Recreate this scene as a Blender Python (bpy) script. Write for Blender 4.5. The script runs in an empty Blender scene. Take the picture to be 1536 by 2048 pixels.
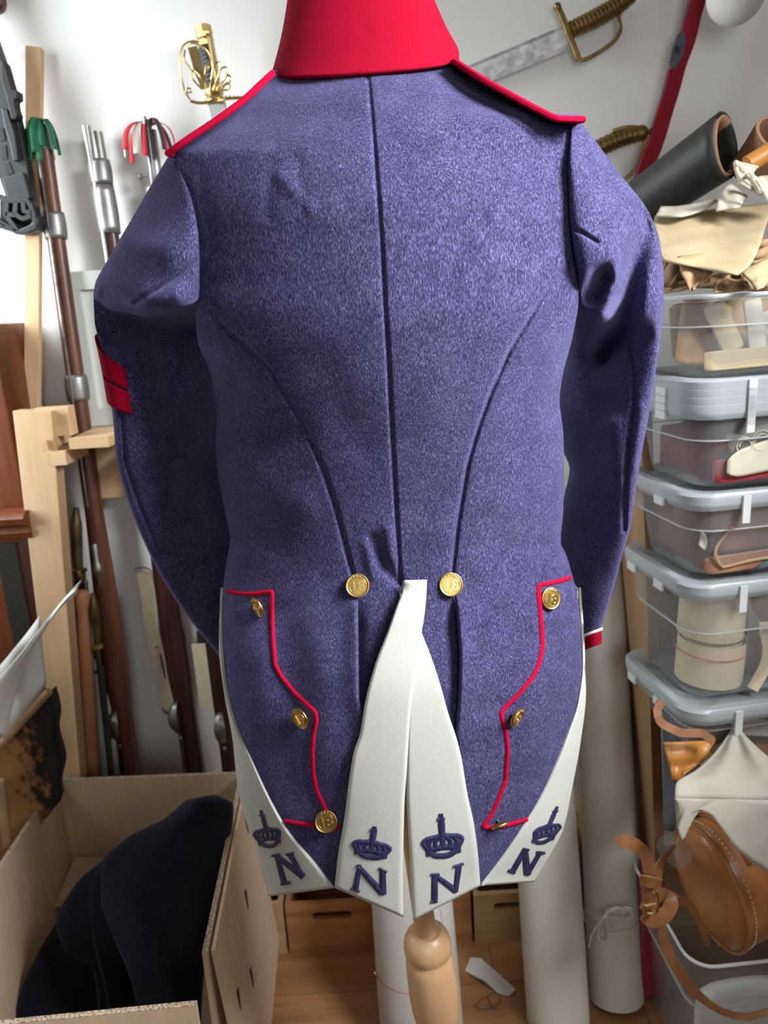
import bpy, bmesh, math, random
import numpy as np
from mathutils import Vector, Matrix
from mathutils.bvhtree import BVHTree

random.seed(7)
scene = bpy.context.scene
C = scene.collection

# ---------------------------------------------------------------- camera
FPX = 1540.0
PITCH = math.radians(14.7)
ROLL = 0.06
CAM = Vector((0.0, -0.97, 1.5))
_F = Vector((0, math.cos(PITCH), -math.sin(PITCH)))
_r0 = Vector((1, 0, 0)); _u0 = Vector((0, math.sin(PITCH), math.cos(PITCH)))
_R = _r0 * math.cos(ROLL) - _u0 * math.sin(ROLL)
_U = _r0 * math.sin(ROLL) + _u0 * math.cos(ROLL)
cd = bpy.data.cameras.new('camera')
cam = bpy.data.objects.new('camera', cd); C.objects.link(cam)
M = Matrix.Identity(4)
for i in range(3):
    M[i][0] = _R[i]; M[i][1] = _U[i]; M[i][2] = -_F[i]; M[i][3] = CAM[i]
cam.matrix_world = M
cd.sensor_fit = 'HORIZONTAL'; cd.sensor_width = 36.0
cd.lens = FPX / 1536.0 * 36.0
cd.clip_start = 0.02
cd.dof.use_dof = True; cd.dof.focus_distance = 0.88; cd.dof.aperture_fstop = 8.0
scene.camera = cam

# ---------------------------------------------------------------- world, lights, exposure
world = bpy.data.worlds.new('world'); scene.world = world; world.use_nodes = True
bg = world.node_tree.nodes['Background']
bg.inputs[0].default_value = (0.80, 0.90, 1.0, 1); bg.inputs[1].default_value = 0.35
vs = scene.view_settings
vs.view_transform = 'Standard'; vs.look = 'None'; vs.gamma = 1.0; vs.use_curve_mapping = False
vs.exposure = 0.25

def area(name, loc, target, sx, sy, power, color, spread=180):
    l = bpy.data.lights.new(name, 'AREA'); l.shape = 'RECTANGLE'; l.size = sx; l.size_y = sy
    l.energy = power; l.color = color; l.spread = math.radians(spread)
    o = bpy.data.objects.new(name, l); C.objects.link(o); o.location = loc
    d = Vector(target) - Vector(loc)
    o.rotation_euler = d.to_track_quat('-Z', 'Y').to_euler()
    return o
# unseen area lamps inside the closed room: daylight right and left, added rear fill
area('skylight_right', (1.12, -0.74, 2.22), (0.0, -0.06, 1.36), 0.6, 0.6, 15, (0.97, 0.98, 1.0), 72)
area('window_light_left', (-1.33, 0.50, 1.75), (-0.45, 0.90, 1.55), 0.55, 1.3, 16, (0.90, 0.97, 1.0), 122)
area('rear_fill_light', (0.45, -2.6, 1.75), (0.70, 0.88, 1.70), 1.2, 1.2, 7.5, (1.0, 0.97, 0.94), 120)  # added fill lamp behind the camera, brightens the right of the wall

# ---------------------------------------------------------------- helpers
def W(px, py, Y):
    d = _F + _R * ((px - 768.0) / FPX) + _U * ((1024.0 - py) / FPX)
    return CAM + d * ((Y - CAM.y) / d.y)
def WZ(px, py, Z):
    d = _F + _R * ((px - 768.0) / FPX) + _U * ((1024.0 - py) / FPX)
    return CAM + d * ((Z - CAM.z) / d.z)
def PX(p):
    v = Vector(p) - CAM; w = v.dot(_F)
    return 768 + FPX * v.dot(_R) / w, 1024 - FPX * v.dot(_U) / w
def ray(px, py):
    return (_F + _R * ((px - 768.0) / FPX) + _U * ((1024.0 - py) / FPX)).normalized()

def pchip(xs, ys):
    xs = list(map(float, xs)); ys = list(map(float, ys)); n = len(xs)
    h = [xs[i+1]-xs[i] for i in range(n-1)]; dl = [(ys[i+1]-ys[i])/h[i] for i in range(n-1)]
    m = [0.0]*n; m[0] = dl[0]; m[-1] = dl[-1]
    for i in range(1, n-1):
        if dl[i-1]*dl[i] > 0:
            w1 = 2*h[i]+h[i-1]; w2 = h[i]+2*h[i-1]
            m[i] = (w1+w2)/(w1/dl[i-1]+w2/dl[i])
    def f(x):
        if x <= xs[0]: return ys[0]
        if x >= xs[-1]: return ys[-1]
        lo, hi = 0, n-1
        while hi-lo > 1:
            k = (lo+hi)//2
            if xs[k] <= x: lo = k
            else: hi = k
        t = (x-xs[lo])/h[lo]
        return ((1+2*t)*(1-t)**2*ys[lo] + t*(1-t)**2*h[lo]*m[lo] + t*t*(3-2*t)*ys[lo+1] + t*t*(t-1)*h[lo]*m[lo+1])
    return f
def curve(pts, n):
    """smooth resampling of a polyline of equal-length tuples (centripetal-free Catmull-Rom by chord length)"""
    pts = [tuple(map(float, p)) for p in pts]
    s = [0.0]
    for a, b in zip(pts, pts[1:]):
        s.append(s[-1] + max(1e-6, math.sqrt(sum((x-y)**2 for x, y in zip(a, b)))))
    fs = [pchip(s, [p[k] for p in pts]) for k in range(len(pts[0]))]
    return [tuple(f(s[-1]*i/(n-1)) for f in fs) for i in range(n)]
def lin(pts, n):
    pts = [tuple(map(float, p)) for p in pts]
    s = [0.0]
    for a, b in zip(pts, pts[1:]):
        s.append(s[-1] + max(1e-6, math.sqrt(sum((x-y)**2 for x, y in zip(a, b)))))
    return [tuple(float(np.interp(s[-1]*i/(n-1), s, [p[k] for p in pts])) for k in range(len(pts[0]))) for i in range(n)]

class MB:
    def __init__(self): self.v = []; self.f = []
    def add(self, vs, fs):
        o = len(self.v); self.v += [Vector(p) for p in vs]; self.f += [tuple(i+o for i in f) for f in fs]; return self
    def grid(self, rows, close_u=False, close_v=False, cap=False):
        n = len(rows); m = len(rows[0]); vs = [p for r in rows for p in r]; fs = []
        for i in range(n if close_v else n-1):
            for j in range(m if close_u else m-1):
                a = i*m+j; b = i*m+(j+1) % m; c = ((i+1) % n)*m+(j+1) % m; d = ((i+1) % n)*m+j
                fs.append((a, b, c, d))
        if cap and close_u:
            fs.append(tuple(range(m-1, -1, -1))); fs.append(tuple((n-1)*m+j for j in range(m)))
        return self.add(vs, fs)
    def box(self, c, sx, sy, sz, rot=None):
        c = Vector(c); R = rot or Matrix.Identity(3)
        vs = [c + R @ Vector((x*sx/2, y*sy/2, z*sz/2)) for x in (-1, 1) for y in (-1, 1) for z in (-1, 1)]
        return self.add(vs, [(0,1,3,2), (4,6,7,5), (0,4,5,1), (2,3,7,6), (0,2,6,4), (1,5,7,3)])
    def tube(self, pts, r, seg=10, cap=True, flat=1.0, up=None, closed=False):
        pts = [Vector(p) for p in pts]; n = len(pts); rows = []
        rr = r if isinstance(r, (list, tuple)) else [r]*n
        prev = None
        for i, p in enumerate(pts):
            if closed: t = pts[(i+1) % n]-pts[i-1]
            else: t = pts[min(i+1, n-1)]-pts[max(i-1, 0)]
            if t.length < 1e-9: t = Vector((0, 0, 1))
            t.normalize()
            if up is not None: a = Vector(up)
            elif prev is not None: a = prev
            else: a = Vector((0, 1, 0)) if abs(t.y) < .9 else Vector((1, 0, 0))
            a = a - t*a.dot(t)
            if a.length < 1e-6: a = t.orthogonal()
            a.normalize(); prev = a; b = t.cross(a)
            rows.append([p + (a*math.cos(2*math.pi*k/seg)*flat + b*math.sin(2*math.pi*k/seg))*rr[i] for k in range(seg)])
        return self.grid(rows, close_u=True, close_v=closed, cap=cap and not closed)
    def strap(self, pts, w, th, up):
        """flat band along pts: 'up' = thickness direction"""
        pts = [Vector(p) for p in pts]; n = len(pts); rows = []
        for i, p in enumerate(pts):
            t = (pts[min(i+1, n-1)]-pts[max(i-1, 0)]).normalized()
            u = Vector(up[i] if isinstance(up, list) else up); u = (u-t*u.dot(t)).normalized(); b = t.cross(u)
            ww = w[i] if isinstance(w, (list, tuple)) else w
            rows.append([p+b*ww/2+u*th/2, p-b*ww/2+u*th/2, p-b*ww/2-u*th/2, p+b*ww/2-u*th/2])
        return self.grid(rows, close_u=True, cap=True)
    def lathe(self, prof, o, ax, seg=24, start=None, cap=True):
        o = Vector(o); ax = Vector(ax).normalized(); a = ax.orthogonal().normalized(); b = ax.cross(a)
        rows = [[o+ax*h+(a*math.cos(2*math.pi*k/seg)+b*math.sin(2*math.pi*k/seg))*max(r, 1e-5) for k in range(seg)] for r, h in prof]
        return self.grid(rows, close_u=True, cap=cap)
    def prism(self, poly, d):
        n = len(poly); d = Vector(d); poly = [Vector(p) for p in poly]
        vs = poly + [p+d for p in poly]
        fs = [tuple(range(n-1, -1, -1)), tuple(range(n, 2*n))] + [(i, (i+1) % n, n+(i+1) % n, n+i) for i in range(n)]
        return self.add(vs, fs)
    def build(self, name, mat, parent=None, smooth=True, solid=0, bevel=0, subdiv=0, offset=-1, angle=40, recalc=True):
        n = len(self.v); c = Vector((0, 0, 0))
        lo = Vector([min(p[k] for p in self.v) for k in range(3)]); hi = Vector([max(p[k] for p in self.v) for k in range(3)])
        c = (lo+hi)/2
        if parent is None: c.z = lo.z
        me = bpy.data.meshes.new(name)
        me.from_pydata([p-c for p in self.v], [], self.f)
        if recalc:
            bm = bmesh.new(); bm.from_mesh(me); bmesh.ops.recalc_face_normals(bm, faces=bm.faces); bm.to_mesh(me); bm.free()
        me.materials.append(MAT[mat] if isinstance(mat, str) else mat)
        if smooth:
            me.polygons.foreach_set('use_smooth', [True]*len(me.polygons))
            me.set_sharp_from_angle(angle=math.radians(angle))
        o = bpy.data.objects.new(name, me); C.objects.link(o)
        set_parent(o, parent, c)
        if bevel:
            md = o.modifiers.new('bevel', 'BEVEL'); md.width = bevel; md.segments = 2; md.limit_method = 'ANGLE'
        if subdiv:
            md = o.modifiers.new('subd', 'SUBSURF'); md.levels = subdiv; md.render_levels = subdiv
        if solid:
            md = o.modifiers.new('solid', 'SOLIDIFY'); md.thickness = solid; md.offset = offset
        return o
ORG = {}
def set_parent(o, parent, c):
    ORG[o.name] = Vector(c)
    if parent is None: o.location = c
    else:
        o.parent = parent; o.location = Vector(c)-ORG[parent.name]
def thing(name, label, cat, loc, group=None):
    o = bpy.data.objects.new(name, None); C.objects.link(o); o.empty_display_size = .05
    o.location = loc; ORG[o.name] = Vector(loc)
    return tag(o, label, cat, group)
def tag(o, label, cat, group=None):
    o['label'] = label; o['category'] = cat
    if group: o['group'] = group
    return o
def struct(o, label=None):
    o['kind'] = 'structure'
    if label: o['label'] = label
    return o
def floor_under(p): return Vector((p.x, p.y, 0))

# ---------------------------------------------------------------- materials
MAT = {}
def nt(name):
    m = bpy.data.materials.new(name); m.use_nodes = True
    t = m.node_tree; b = t.nodes['Principled BSDF']; MAT[name] = m
    return m, t, b
def mat(name, c1, c2=None, rough=.6, metal=0, scale=20, stretch=(1, 1, 1), bump=0, bscale=None, sheen=0, stint=None, spec=.5,
        detail=4, lo=.35, hi=.65, trans=0, coat=0, bdist=.002):
    m, t, b = nt(name); N = t.nodes; L = t.links
    b.inputs['Roughness'].default_value = rough; b.inputs['Metallic'].default_value = metal
    b.inputs['Specular IOR Level'].default_value = spec
    b.inputs['Base Color'].default_value = (*c1, 1)
    if sheen:
        b.inputs['Sheen Weight'].default_value = sheen; b.inputs['Sheen Roughness'].default_value = .45
        b.inputs['Sheen Tint'].default_value = (*(stint or (1, 1, 1)), 1)
    if coat: b.inputs['Coat Weight'].default_value = coat; b.inputs['Coat Roughness'].default_value = .25
    tc = N.new('ShaderNodeTexCoord'); mp = N.new('ShaderNodeMapping'); mp.inputs['Scale'].default_value = stretch
    L.new(tc.outputs['Object'], mp.inputs['Vector'])
    if c2:
        nz = N.new('ShaderNodeTexNoise'); nz.inputs['Scale'].default_value = scale; nz.inputs['Detail'].default_value = detail
        L.new(mp.outputs[0], nz.inputs['Vector'])
        cr = N.new('ShaderNodeValToRGB'); cr.color_ramp.elements[0].position = lo; cr.color_ramp.elements[1].position = hi
        cr.color_ramp.elements[0].color = (*c1, 1); cr.color_ramp.elements[1].color = (*c2, 1)
        L.new(nz.outputs['Fac'], cr.inputs[0]); L.new(cr.outputs[0], b.inputs['Base Color'])
    if bump:
        n2 = N.new('ShaderNodeTexNoise'); n2.inputs['Scale'].default_value = bscale or scale*2; n2.inputs['Detail'].default_value = 3
        L.new(mp.outputs[0], n2.inputs['Vector'])
        bp = N.new('ShaderNodeBump'); bp.inputs['Strength'].default_value = bump; bp.inputs['Distance'].default_value = bdist
        L.new(n2.outputs['Fac'], bp.inputs['Height']); L.new(bp.outputs[0], b.inputs['Normal'])
    return m
def wool(name, base, fleck, sheen, stint, amount=.5, bump=.5):
    """felted wool: fine matted fibres = two stretched noises, warped, plus bump"""
    m, t, b = nt(name); N = t.nodes; L = t.links
    b.inputs['Roughness'].default_value = .95; b.inputs['Specular IOR Level'].default_value = .1
    b.inputs['Sheen Weight'].default_value = sheen; b.inputs['Sheen Roughness'].default_value = .5
    b.inputs['Sheen Tint'].default_value = (*stint, 1)
    tc = N.new('ShaderNodeTexCoord')
    wz = N.new('ShaderNodeTexNoise'); wz.inputs['Scale'].default_value = 60; wz.inputs['Detail'].default_value = 2
    L.new(tc.outputs['Object'], wz.inputs['Vector'])
    sub = N.new('ShaderNodeVectorMath'); sub.operation = 'SUBTRACT'; sub.inputs[1].default_value = (.5, .5, .5)
    L.new(wz.outputs['Color'], sub.inputs[0])
    sc = N.new('ShaderNodeVectorMath'); sc.operation = 'SCALE'; sc.inputs['Scale'].default_value = .006
    L.new(sub.outputs[0], sc.inputs[0])
    ad = N.new('ShaderNodeVectorMath'); L.new(tc.outputs['Object'], ad.inputs[0]); L.new(sc.outputs[0], ad.inputs[1])
    outs = []
    for rot, s in ((.35, 1150), (-.6, 900)):
        mp = N.new('ShaderNodeMapping'); mp.inputs['Rotation'].default_value = (0, rot, 0); mp.inputs['Scale'].default_value = (1, 1, .22)
        L.new(ad.outputs[0], mp.inputs['Vector'])
        nz = N.new('ShaderNodeTexNoise'); nz.inputs['Scale'].default_value = s; nz.inputs['Detail'].default_value = 2
        L.new(mp.outputs[0], nz.inputs['Vector']); outs.append(nz)
    mx = N.new('ShaderNodeMath'); mx.operation = 'MAXIMUM'; L.new(outs[0].outputs['Fac'], mx.inputs[0]); L.new(outs[1].outputs['Fac'], mx.inputs[1])
    big = N.new('ShaderNodeTexNoise'); big.inputs['Scale'].default_value = 35; big.inputs['Detail'].default_value = 4
    L.new(tc.outputs['Object'], big.inputs['Vector'])
    mul = N.new('ShaderNodeMath'); mul.operation = 'MULTIPLY_ADD'; mul.inputs[1].default_value = .14
    L.new(big.outputs['Fac'], mul.inputs[0]); L.new(mx.outputs[0], mul.inputs[2])
    cr = N.new('ShaderNodeValToRGB'); e = cr.color_ramp.elements
    e[0].position = .48; e[1].position = .86
    e[0].color = (*base, 1); e[1].color = (*fleck, 1)
    md = cr.color_ramp.elements.new(.66); md.color = tuple(base[k]*(1-amount)+fleck[k]*amount*.6 for k in range(3)) + (1,)
    L.new(mul.outputs[0], cr.inputs[0]); L.new(cr.outputs[0], b.inputs['Base Color'])
    bp = N.new('ShaderNodeBump'); bp.inputs['Strength'].default_value = bump; bp.inputs['Distance'].default_value = .0012
    L.new(mx.outputs[0], bp.inputs['Height']); L.new(bp.outputs[0], b.inputs['Normal'])
    return m
def wood(name, c1, c2, axis='z', scale=18, rough=.5, ring=1.0):
    st = {'x': (.07, 1, 1), 'y': (1, .07, 1), 'z': (1, 1, .07)}[axis]
    m, t, b = nt(name); N = t.nodes; L = t.links
    b.inputs['Roughness'].default_value = rough
    tc = N.new('ShaderNodeTexCoord'); oi = N.new('ShaderNodeObjectInfo')
    ad = N.new('ShaderNodeVectorMath'); L.new(tc.outputs['Object'], ad.inputs[0])
    sc = N.new('ShaderNodeVectorMath'); sc.operation = 'SCALE'; sc.inputs[0].default_value = (9, 5, 7); L.new(oi.outputs['Random'], sc.inputs['Scale'])
    L.new(sc.outputs[0], ad.inputs[1])
    mp = N.new('ShaderNodeMapping'); mp.inputs['Scale'].default_value = st; L.new(ad.outputs[0], mp.inputs['Vector'])
    nz = N.new('ShaderNodeTexNoise'); nz.inputs['Scale'].default_value = scale; nz.inputs['Detail'].default_value = 6; nz.inputs['Distortion'].default_value = .6
    L.new(mp.outputs[0], nz.inputs['Vector'])
    n2 = N.new('ShaderNodeTexNoise'); n2.inputs['Scale'].default_value = scale*9; n2.inputs['Detail'].default_value = 3; L.new(mp.outputs[0], n2.inputs['Vector'])
    ma = N.new('ShaderNodeMath'); ma.operation = 'MULTIPLY_ADD'; ma.inputs[1].default_value = .35; L.new(n2.outputs['Fac'], ma.inputs[0]); L.new(nz.outputs['Fac'], ma.inputs[2])
    cr = N.new('ShaderNodeValToRGB'); cr.color_ramp.elements[0].position = .5; cr.color_ramp.elements[1].position = .82
    cr.color_ramp.elements[0].color = (*c1, 1); cr.color_ramp.elements[1].color = (*c2, 1)
    L.new(ma.outputs[0], cr.inputs[0]); L.new(cr.outputs[0], b.inputs['Base Color'])
    bp = N.new('ShaderNodeBump'); bp.inputs['Strength'].default_value = .15; bp.inputs['Distance'].default_value = .001
    L.new(n2.outputs['Fac'], bp.inputs['Height']); L.new(bp.outputs[0], b.inputs['Normal'])
    return m
def plastic(name, color, opacity, rough=.3):
    m, t, b = nt(name); N = t.nodes; L = t.links
    b.inputs['Base Color'].default_value = (*color, 1); b.inputs['Roughness'].default_value = rough
    tr = N.new('ShaderNodeBsdfTransparent'); tr.inputs[0].default_value = (.97, .98, .98, 1)
    mx = N.new('ShaderNodeMixShader'); mx.inputs[0].default_value = opacity
    L.new(tr.outputs[0], mx.inputs[1]); L.new(b.outputs[0], mx.inputs[2])
    L.new(mx.outputs[0], N['Material Output'].inputs['Surface'])
    return m

wool('navy_wool', (.010, .008, .036), (.185, .176, .375), .32, (.44, .41, .82), .38, .5)
wool('red_wool', (.27, .001, .015), (.40, .003, .030), .03, (1, .1, .2), .5, .3)
wool('white_wool', (.49, .505, .455), (.60, .61, .56), .2, (1, 1, .95), .5, .25)
mat('red_cord', (.34, .001, .022), (.42, .002, .032), rough=.95, scale=400, spec=.1)
mat('white_cord', (.75, .73, .64), rough=.9)
mat('thread_navy', (.012, .012, .05), (.03, .03, .10), rough=.55, scale=250, stretch=(1, 1, .2), bump=.5, bscale=500)
mat('seam_dark', (.006, .006, .018), rough=1)
mat('gold_relief', (.86, .64, .28), rough=.25, metal=1)  # brighter than the disc: relief shading put into the colour
mat('gold', (.60, .41, .14), (.48, .31, .10), rough=.36, metal=1, scale=120)
mat('silver', (.62, .62, .60), rough=.3, metal=1)
mat('brass', (.30, .205, .075), (.17, .115, .045), rough=.42, metal=1, scale=30)
mat('gilt', (.66, .50, .22), (.50, .36, .14), rough=.36, metal=1, scale=40)
mat('old_brass', (.16, .12, .05), (.07, .055, .03), rough=.45, metal=.8, scale=30)
mat('steel', (.36, .36, .35), (.25, .25, .24), rough=.46, metal=1, scale=25)
mat('dark_steel', (.16, .15, .145), (.09, .085, .08), rough=.35, metal=1, scale=30)
mat('blade', (.70, .73, .75), (.36, .38, .40), rough=.42, metal=.7, scale=38, bump=.3, bscale=60)
mat('scabbard_steel', (.62, .65, .66), rough=.42, metal=.6)
mat('grip_black', (.012, .012, .016), rough=.4)
wood('gun_wood', (.050, .014, .007), (.15, .050, .022), 'z', 30, .38)
wood('gun_wood_dark', (.022, .006, .005), (.06, .018, .012), 'z', 30, .35)
wood('pine', (.56, .36, .19), (.68, .47, .28), 'z', 12, .6)
wood('pine_x', (.56, .36, .19), (.68, .47, .28), 'x', 12, .6)
wood('beech', (.52, .30, .15), (.66, .41, .23), 'z', 22, .35)
wood('crate_wood', (.30, .12, .045), (.46, .22, .09), 'x', 26, .55)
wood('crate_wood_light', (.40, .25, .12), (.54, .36, .19), 'x', 24, .55)
wood('floor_wood', (.24, .105, .04), (.38, .19, .08), 'x', 16, .4)
wood('cabinet_wood', (.10, .024, .006), (.20, .052, .012), 'z', 10, .35)
wood('shelf_wood', (.22, .125, .06), (.32, .19, .10), 'z', 14, .5)
mat('cardboard', (.50, .37, .25), (.56, .42, .29), rough=.85, scale=90, stretch=(1, 1, .15))
mat('cardboard_edge', (.62, .52, .42), (.20, .14, .09), rough=.9, scale=260, lo=.42, hi=.6)
mat('dark_mark', (.03, .015, .01), rough=.7)
mat('felt', (.007, .007, .012), (.014, .014, .022), rough=1, scale=300, sheen=.15, stint=(.4, .45, .6), spec=.1)
mat('wall_paint', (.84, .845, .82), (.86, .865, .84), rough=.85, scale=3, bump=.06, bscale=120)
mat('ceiling_paint', (.55, .53, .50), rough=.9)
mat('wall_dim', (.34, .31, .28), rough=.9)
mat('linen', (.60, .595, .53), (.67, .665, .60), rough=.95, scale=500, bump=.35, bscale=700, bdist=.0006)
mat('paper_roll', (.50, .475, .44), (.55, .525, .49), rough=.9, scale=300, bump=.15, bscale=500)
mat('string', (.70, .66, .56), rough=.9)
mat('pink_thread', (.62, .30, .26), rough=.9)
mat('black_leather', (.016, .018, .016), (.030, .032, .028), rough=.5, scale=60, bump=.25, bscale=250)
mat('leather_back', (.30, .17, .10), (.36, .21, .13), rough=.9, scale=80)
mat('raw_hide', (.36, .285, .165), (.43, .345, .21), rough=.8, scale=22, bump=.3, bscale=120)
mat('tan_hide', (.33, .21, .11), (.41, .275, .15), rough=.85, scale=25, bump=.3, bscale=90)
mat('pale_hide', (.42, .385, .315), (.48, .445, .375), rough=.85, scale=30, bump=.2, bscale=120)
mat('cream_leather', (.50, .46, .35), (.56, .52, .41), rough=.7, scale=40)
mat('buff_strap', (.56, .47, .32), (.64, .56, .41), rough=.85, scale=60)
mat('white_strip', (.72, .74, .68), (.78, .79, .74), rough=.55, scale=30)
mat('saddle_leather', (.30, .105, .030), (.42, .175, .055), rough=.34, scale=9, bump=.12, bscale=160, coat=.25)
mat('strap_leather', (.21, .085, .032), (.30, .13, .05), rough=.45, scale=30, bump=.15, bscale=160)
mat('saddle_orange', (.50, .20, .04), (.58, .26, .06), rough=.4, scale=14)
mat('stitch', (.62, .50, .34), rough=.9)
mat('brown_leather', (.12, .05, .03), (.20, .09, .055), rough=.6, scale=20, bump=.3, bscale=90)
mat('rust_leather', (.24, .10, .05), (.32, .15, .08), rough=.6, scale=30, bump=.3, bscale=90)
mat('orange_wood', (.40, .17, .075), (.48, .22, .11), rough=.45, scale=15, stretch=(1, 1, .1))
mat('calico', (.44, .415, .34), (.50, .475, .40), rough=.95, scale=20, bump=.3, bscale=60)
mat('maroon_cloth', (.085, .006, .012), (.16, .012, .022), rough=.95, scale=40, bump=.4, bscale=60)
mat('fuzz', (.12, .12, .25), rough=.7)
mat('cloth_red', (.30, .02, .03), (.24, .012, .02), rough=.9, scale=40, sheen=.2)
mat('sash_red', (.30, .006, .02), (.36, .012, .03), rough=.85, scale=80)
mat('cloth_green', (.02, .07, .05), rough=.9)
mat('cloth_navy', (.02, .035, .07), rough=.9)
mat('ribbon_green', (.012, .13, .055), (.02, .18, .08), rough=.7, scale=60)
mat('ribbon_red', (.55, .02, .035), rough=.7)
mat('ribbon_white', (.74, .70, .60), rough=.75)
mat('ribbon_black', (.025, .028, .035), rough=.7)
mat('rifle_plastic', (.016, .020, .021), (.024, .028, .029), rough=.5, scale=90)
mat('rifle_black', (.008, .009, .01), rough=.6)
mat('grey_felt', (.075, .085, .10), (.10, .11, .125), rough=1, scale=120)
mat('recess_shade', (.02, .016, .012), rough=.9)
mat('frame_grey', (.52, .55, .50), rough=.6)
mat('frame_glass', (.66, .72, .68), rough=.25)
mat('white_ball', (.70, .69, .67), rough=.9, bump=.4, bscale=90, scale=30)
mat('white_panel', (.74, .74, .72), rough=.7)
mat('webbing', (.62, .50, .34), (.68, .56, .40), rough=.9, scale=300)
mat('red_line', (.60, .12, .10), rough=.9)
plastic('clear_plastic', (.50, .51, .50), .13, .25)
plastic('frosted_lid', (.46, .51, .53), .55, .35)
plastic('plastic_ridge', (.75, .77, .77), .65, .3)

# ================================================================ the room
WALL_Y = 0.88
def slab(name, lo, hi, m, label=None):
    c = (Vector(lo)+Vector(hi))/2; d = Vector(hi)-Vector(lo)
    return struct(MB().box(c, d.x, d.y, d.z).build(name, m, smooth=False), label)
slab('wall_back', (-1.5, WALL_Y, 0), (1.7, WALL_Y+.1, 2.7), 'wall_paint', 'white painted back wall')
slab('wall_left', (-1.5, -2.7, 0), (-1.4, WALL_Y, 2.7), 'wall_dim', 'beige left wall')
slab('wall_right', (1.6, -2.7, 0), (1.7, WALL_Y, 2.7), 'wall_dim', 'beige right wall')
slab('wall_front', (-1.5, -2.8, 0), (1.7, -2.7, 2.7), 'wall_dim', 'beige wall behind the camera')
slab('ceiling', (-1.5, -2.8, 2.7), (1.7, WALL_Y+.1, 2.8), 'ceiling_paint', 'white ceiling')
fl = slab('floor', (-1.5, -2.8, -.1), (1.7, WALL_Y, -.012), 'floor_wood', 'brown plank floor')
fl_org = ORG[fl.name]
pw, plen = .125, .95
plank_mesh = None
yy = -.42; row = 0
while yy < WALL_Y-.01:
    x0 = -1.4 - (row % 3)*.31
    while x0 < 1.6:
        a = max(x0, -1.4); b = min(x0+plen, 1.6); w = min(pw, WALL_Y-yy)
        if b-a > .05:
            MB().box(((a+b)/2, yy+w/2, -.006), b-a-.0015, w-.0015, .012).build('plank', 'floor_wood', fl, smooth=False)
        x0 += plen
    yy += pw; row += 1

# ================================================================ the coat
XLt = [(100,550),(135,546),(155,540),(190,500),(240,435),(285,368),(306,346),(330,354),(409,384),(471,396),(561,399),(596,392),(616,391),(679,395),(745,420),(800,431),(820,435),(882,431),(941,435),(1019,449),(1077,460),(1128,452),(1194,444),
       (1250,439),(1293,438),(1384,448),(1486,466),(1557,473),(1638,491),(1709,516),(1793,537),(1850,540)]
XRt = [(100,900),(125,908),(160,962),(205,1042),(240,1135),(260,1141),(339,1137),(423,1137),(478,1142),(525,1152),(596,1157),(666,1147),(757,1124),(799,1119),(874,1127),(965,1128),(1027,1126),(1085,1121),(1106,1131),(1152,1145),(1214,1160),
       (1303,1166),(1384,1172),(1486,1161),(1567,1146),(1659,1126),(1709,1100),(1763,1067),(1850,1050)]
XLf = pchip([p[0] for p in XLt], [p[1] for p in XLt]); XRf = pchip([p[0] for p in XRt], [p[1] for p in XRt])
_yt = [90, 120, 200, 300, 450, 600, 750, 900, 1050, 1150, 1250, 1400, 1600, 1850]
Y0f = pchip(_yt, [-.040, -.055, -.095, -.128, -.150, -.152, -.138, -.112, -.092, -.086, -.100, -.122, -.132, -.138])
Cf = pchip(_yt, [.05, .05, .055, .062, .066, .080, .105, .112, .112, .112, .112, .112, .105, .09])
Mf = pchip([0, 420, 760, 2000], [.15, .2, 1, 1])
def seg_dist(px, py, poly):
    best = 1e9
    for (ax, ay), (bx, by) in zip(poly, poly[1:]):
        dx, dy = bx-ax, by-ay; L = dx*dx+dy*dy
        t = max(0, min(1, ((px-ax)*dx+(py-ay)*dy)/L)) if L else 0
        d = math.hypot(px-ax-t*dx, py-ay-t*dy)
        if d < best: best = d
    return best
class Dents:
    def __init__(self, items):
        self.it = []
        for poly, sig, amp in items:
            xs = [p[0] for p in poly]; ys = [p[1] for p in poly]; m = sig*2.6
            self.it.append((poly, sig, amp, min(xs)-m, max(xs)+m, min(ys)-m, max(ys)+m))
    def __call__(self, px, py):
        s = 0
        for poly, sig, amp, a, b, c, d in self.it:
            if a < px < b and c < py < d:
                if isinstance(amp, tuple):
                    ys = poly[0][1], poly[-1][1]; f = max(0, min(1, (py-ys[0])/(ys[1]-ys[0]))); am = amp[0]+(amp[1]-amp[0])*f
                else: am = amp
                s += am*math.exp(-(seg_dist(px, py, poly)/sig)**2)
        return s
center_seam = [(733,100),(735,140),(745,250),(752,340),(762,470),(768,590),(775,700),(780,800),(786,920),(793,1050),(800,1165)]
prin_l = [(399,588),(450,655),(500,700),(540,740),(570,790),(610,855),(650,950),(672,1020),(700,1130),(714,1180)]
prin_r = [(1153,525),(1100,570),(1060,635),(1020,700),(980,790),(955,860),(935,930),(915,1050),(905,1140),(903,1180)]
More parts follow.
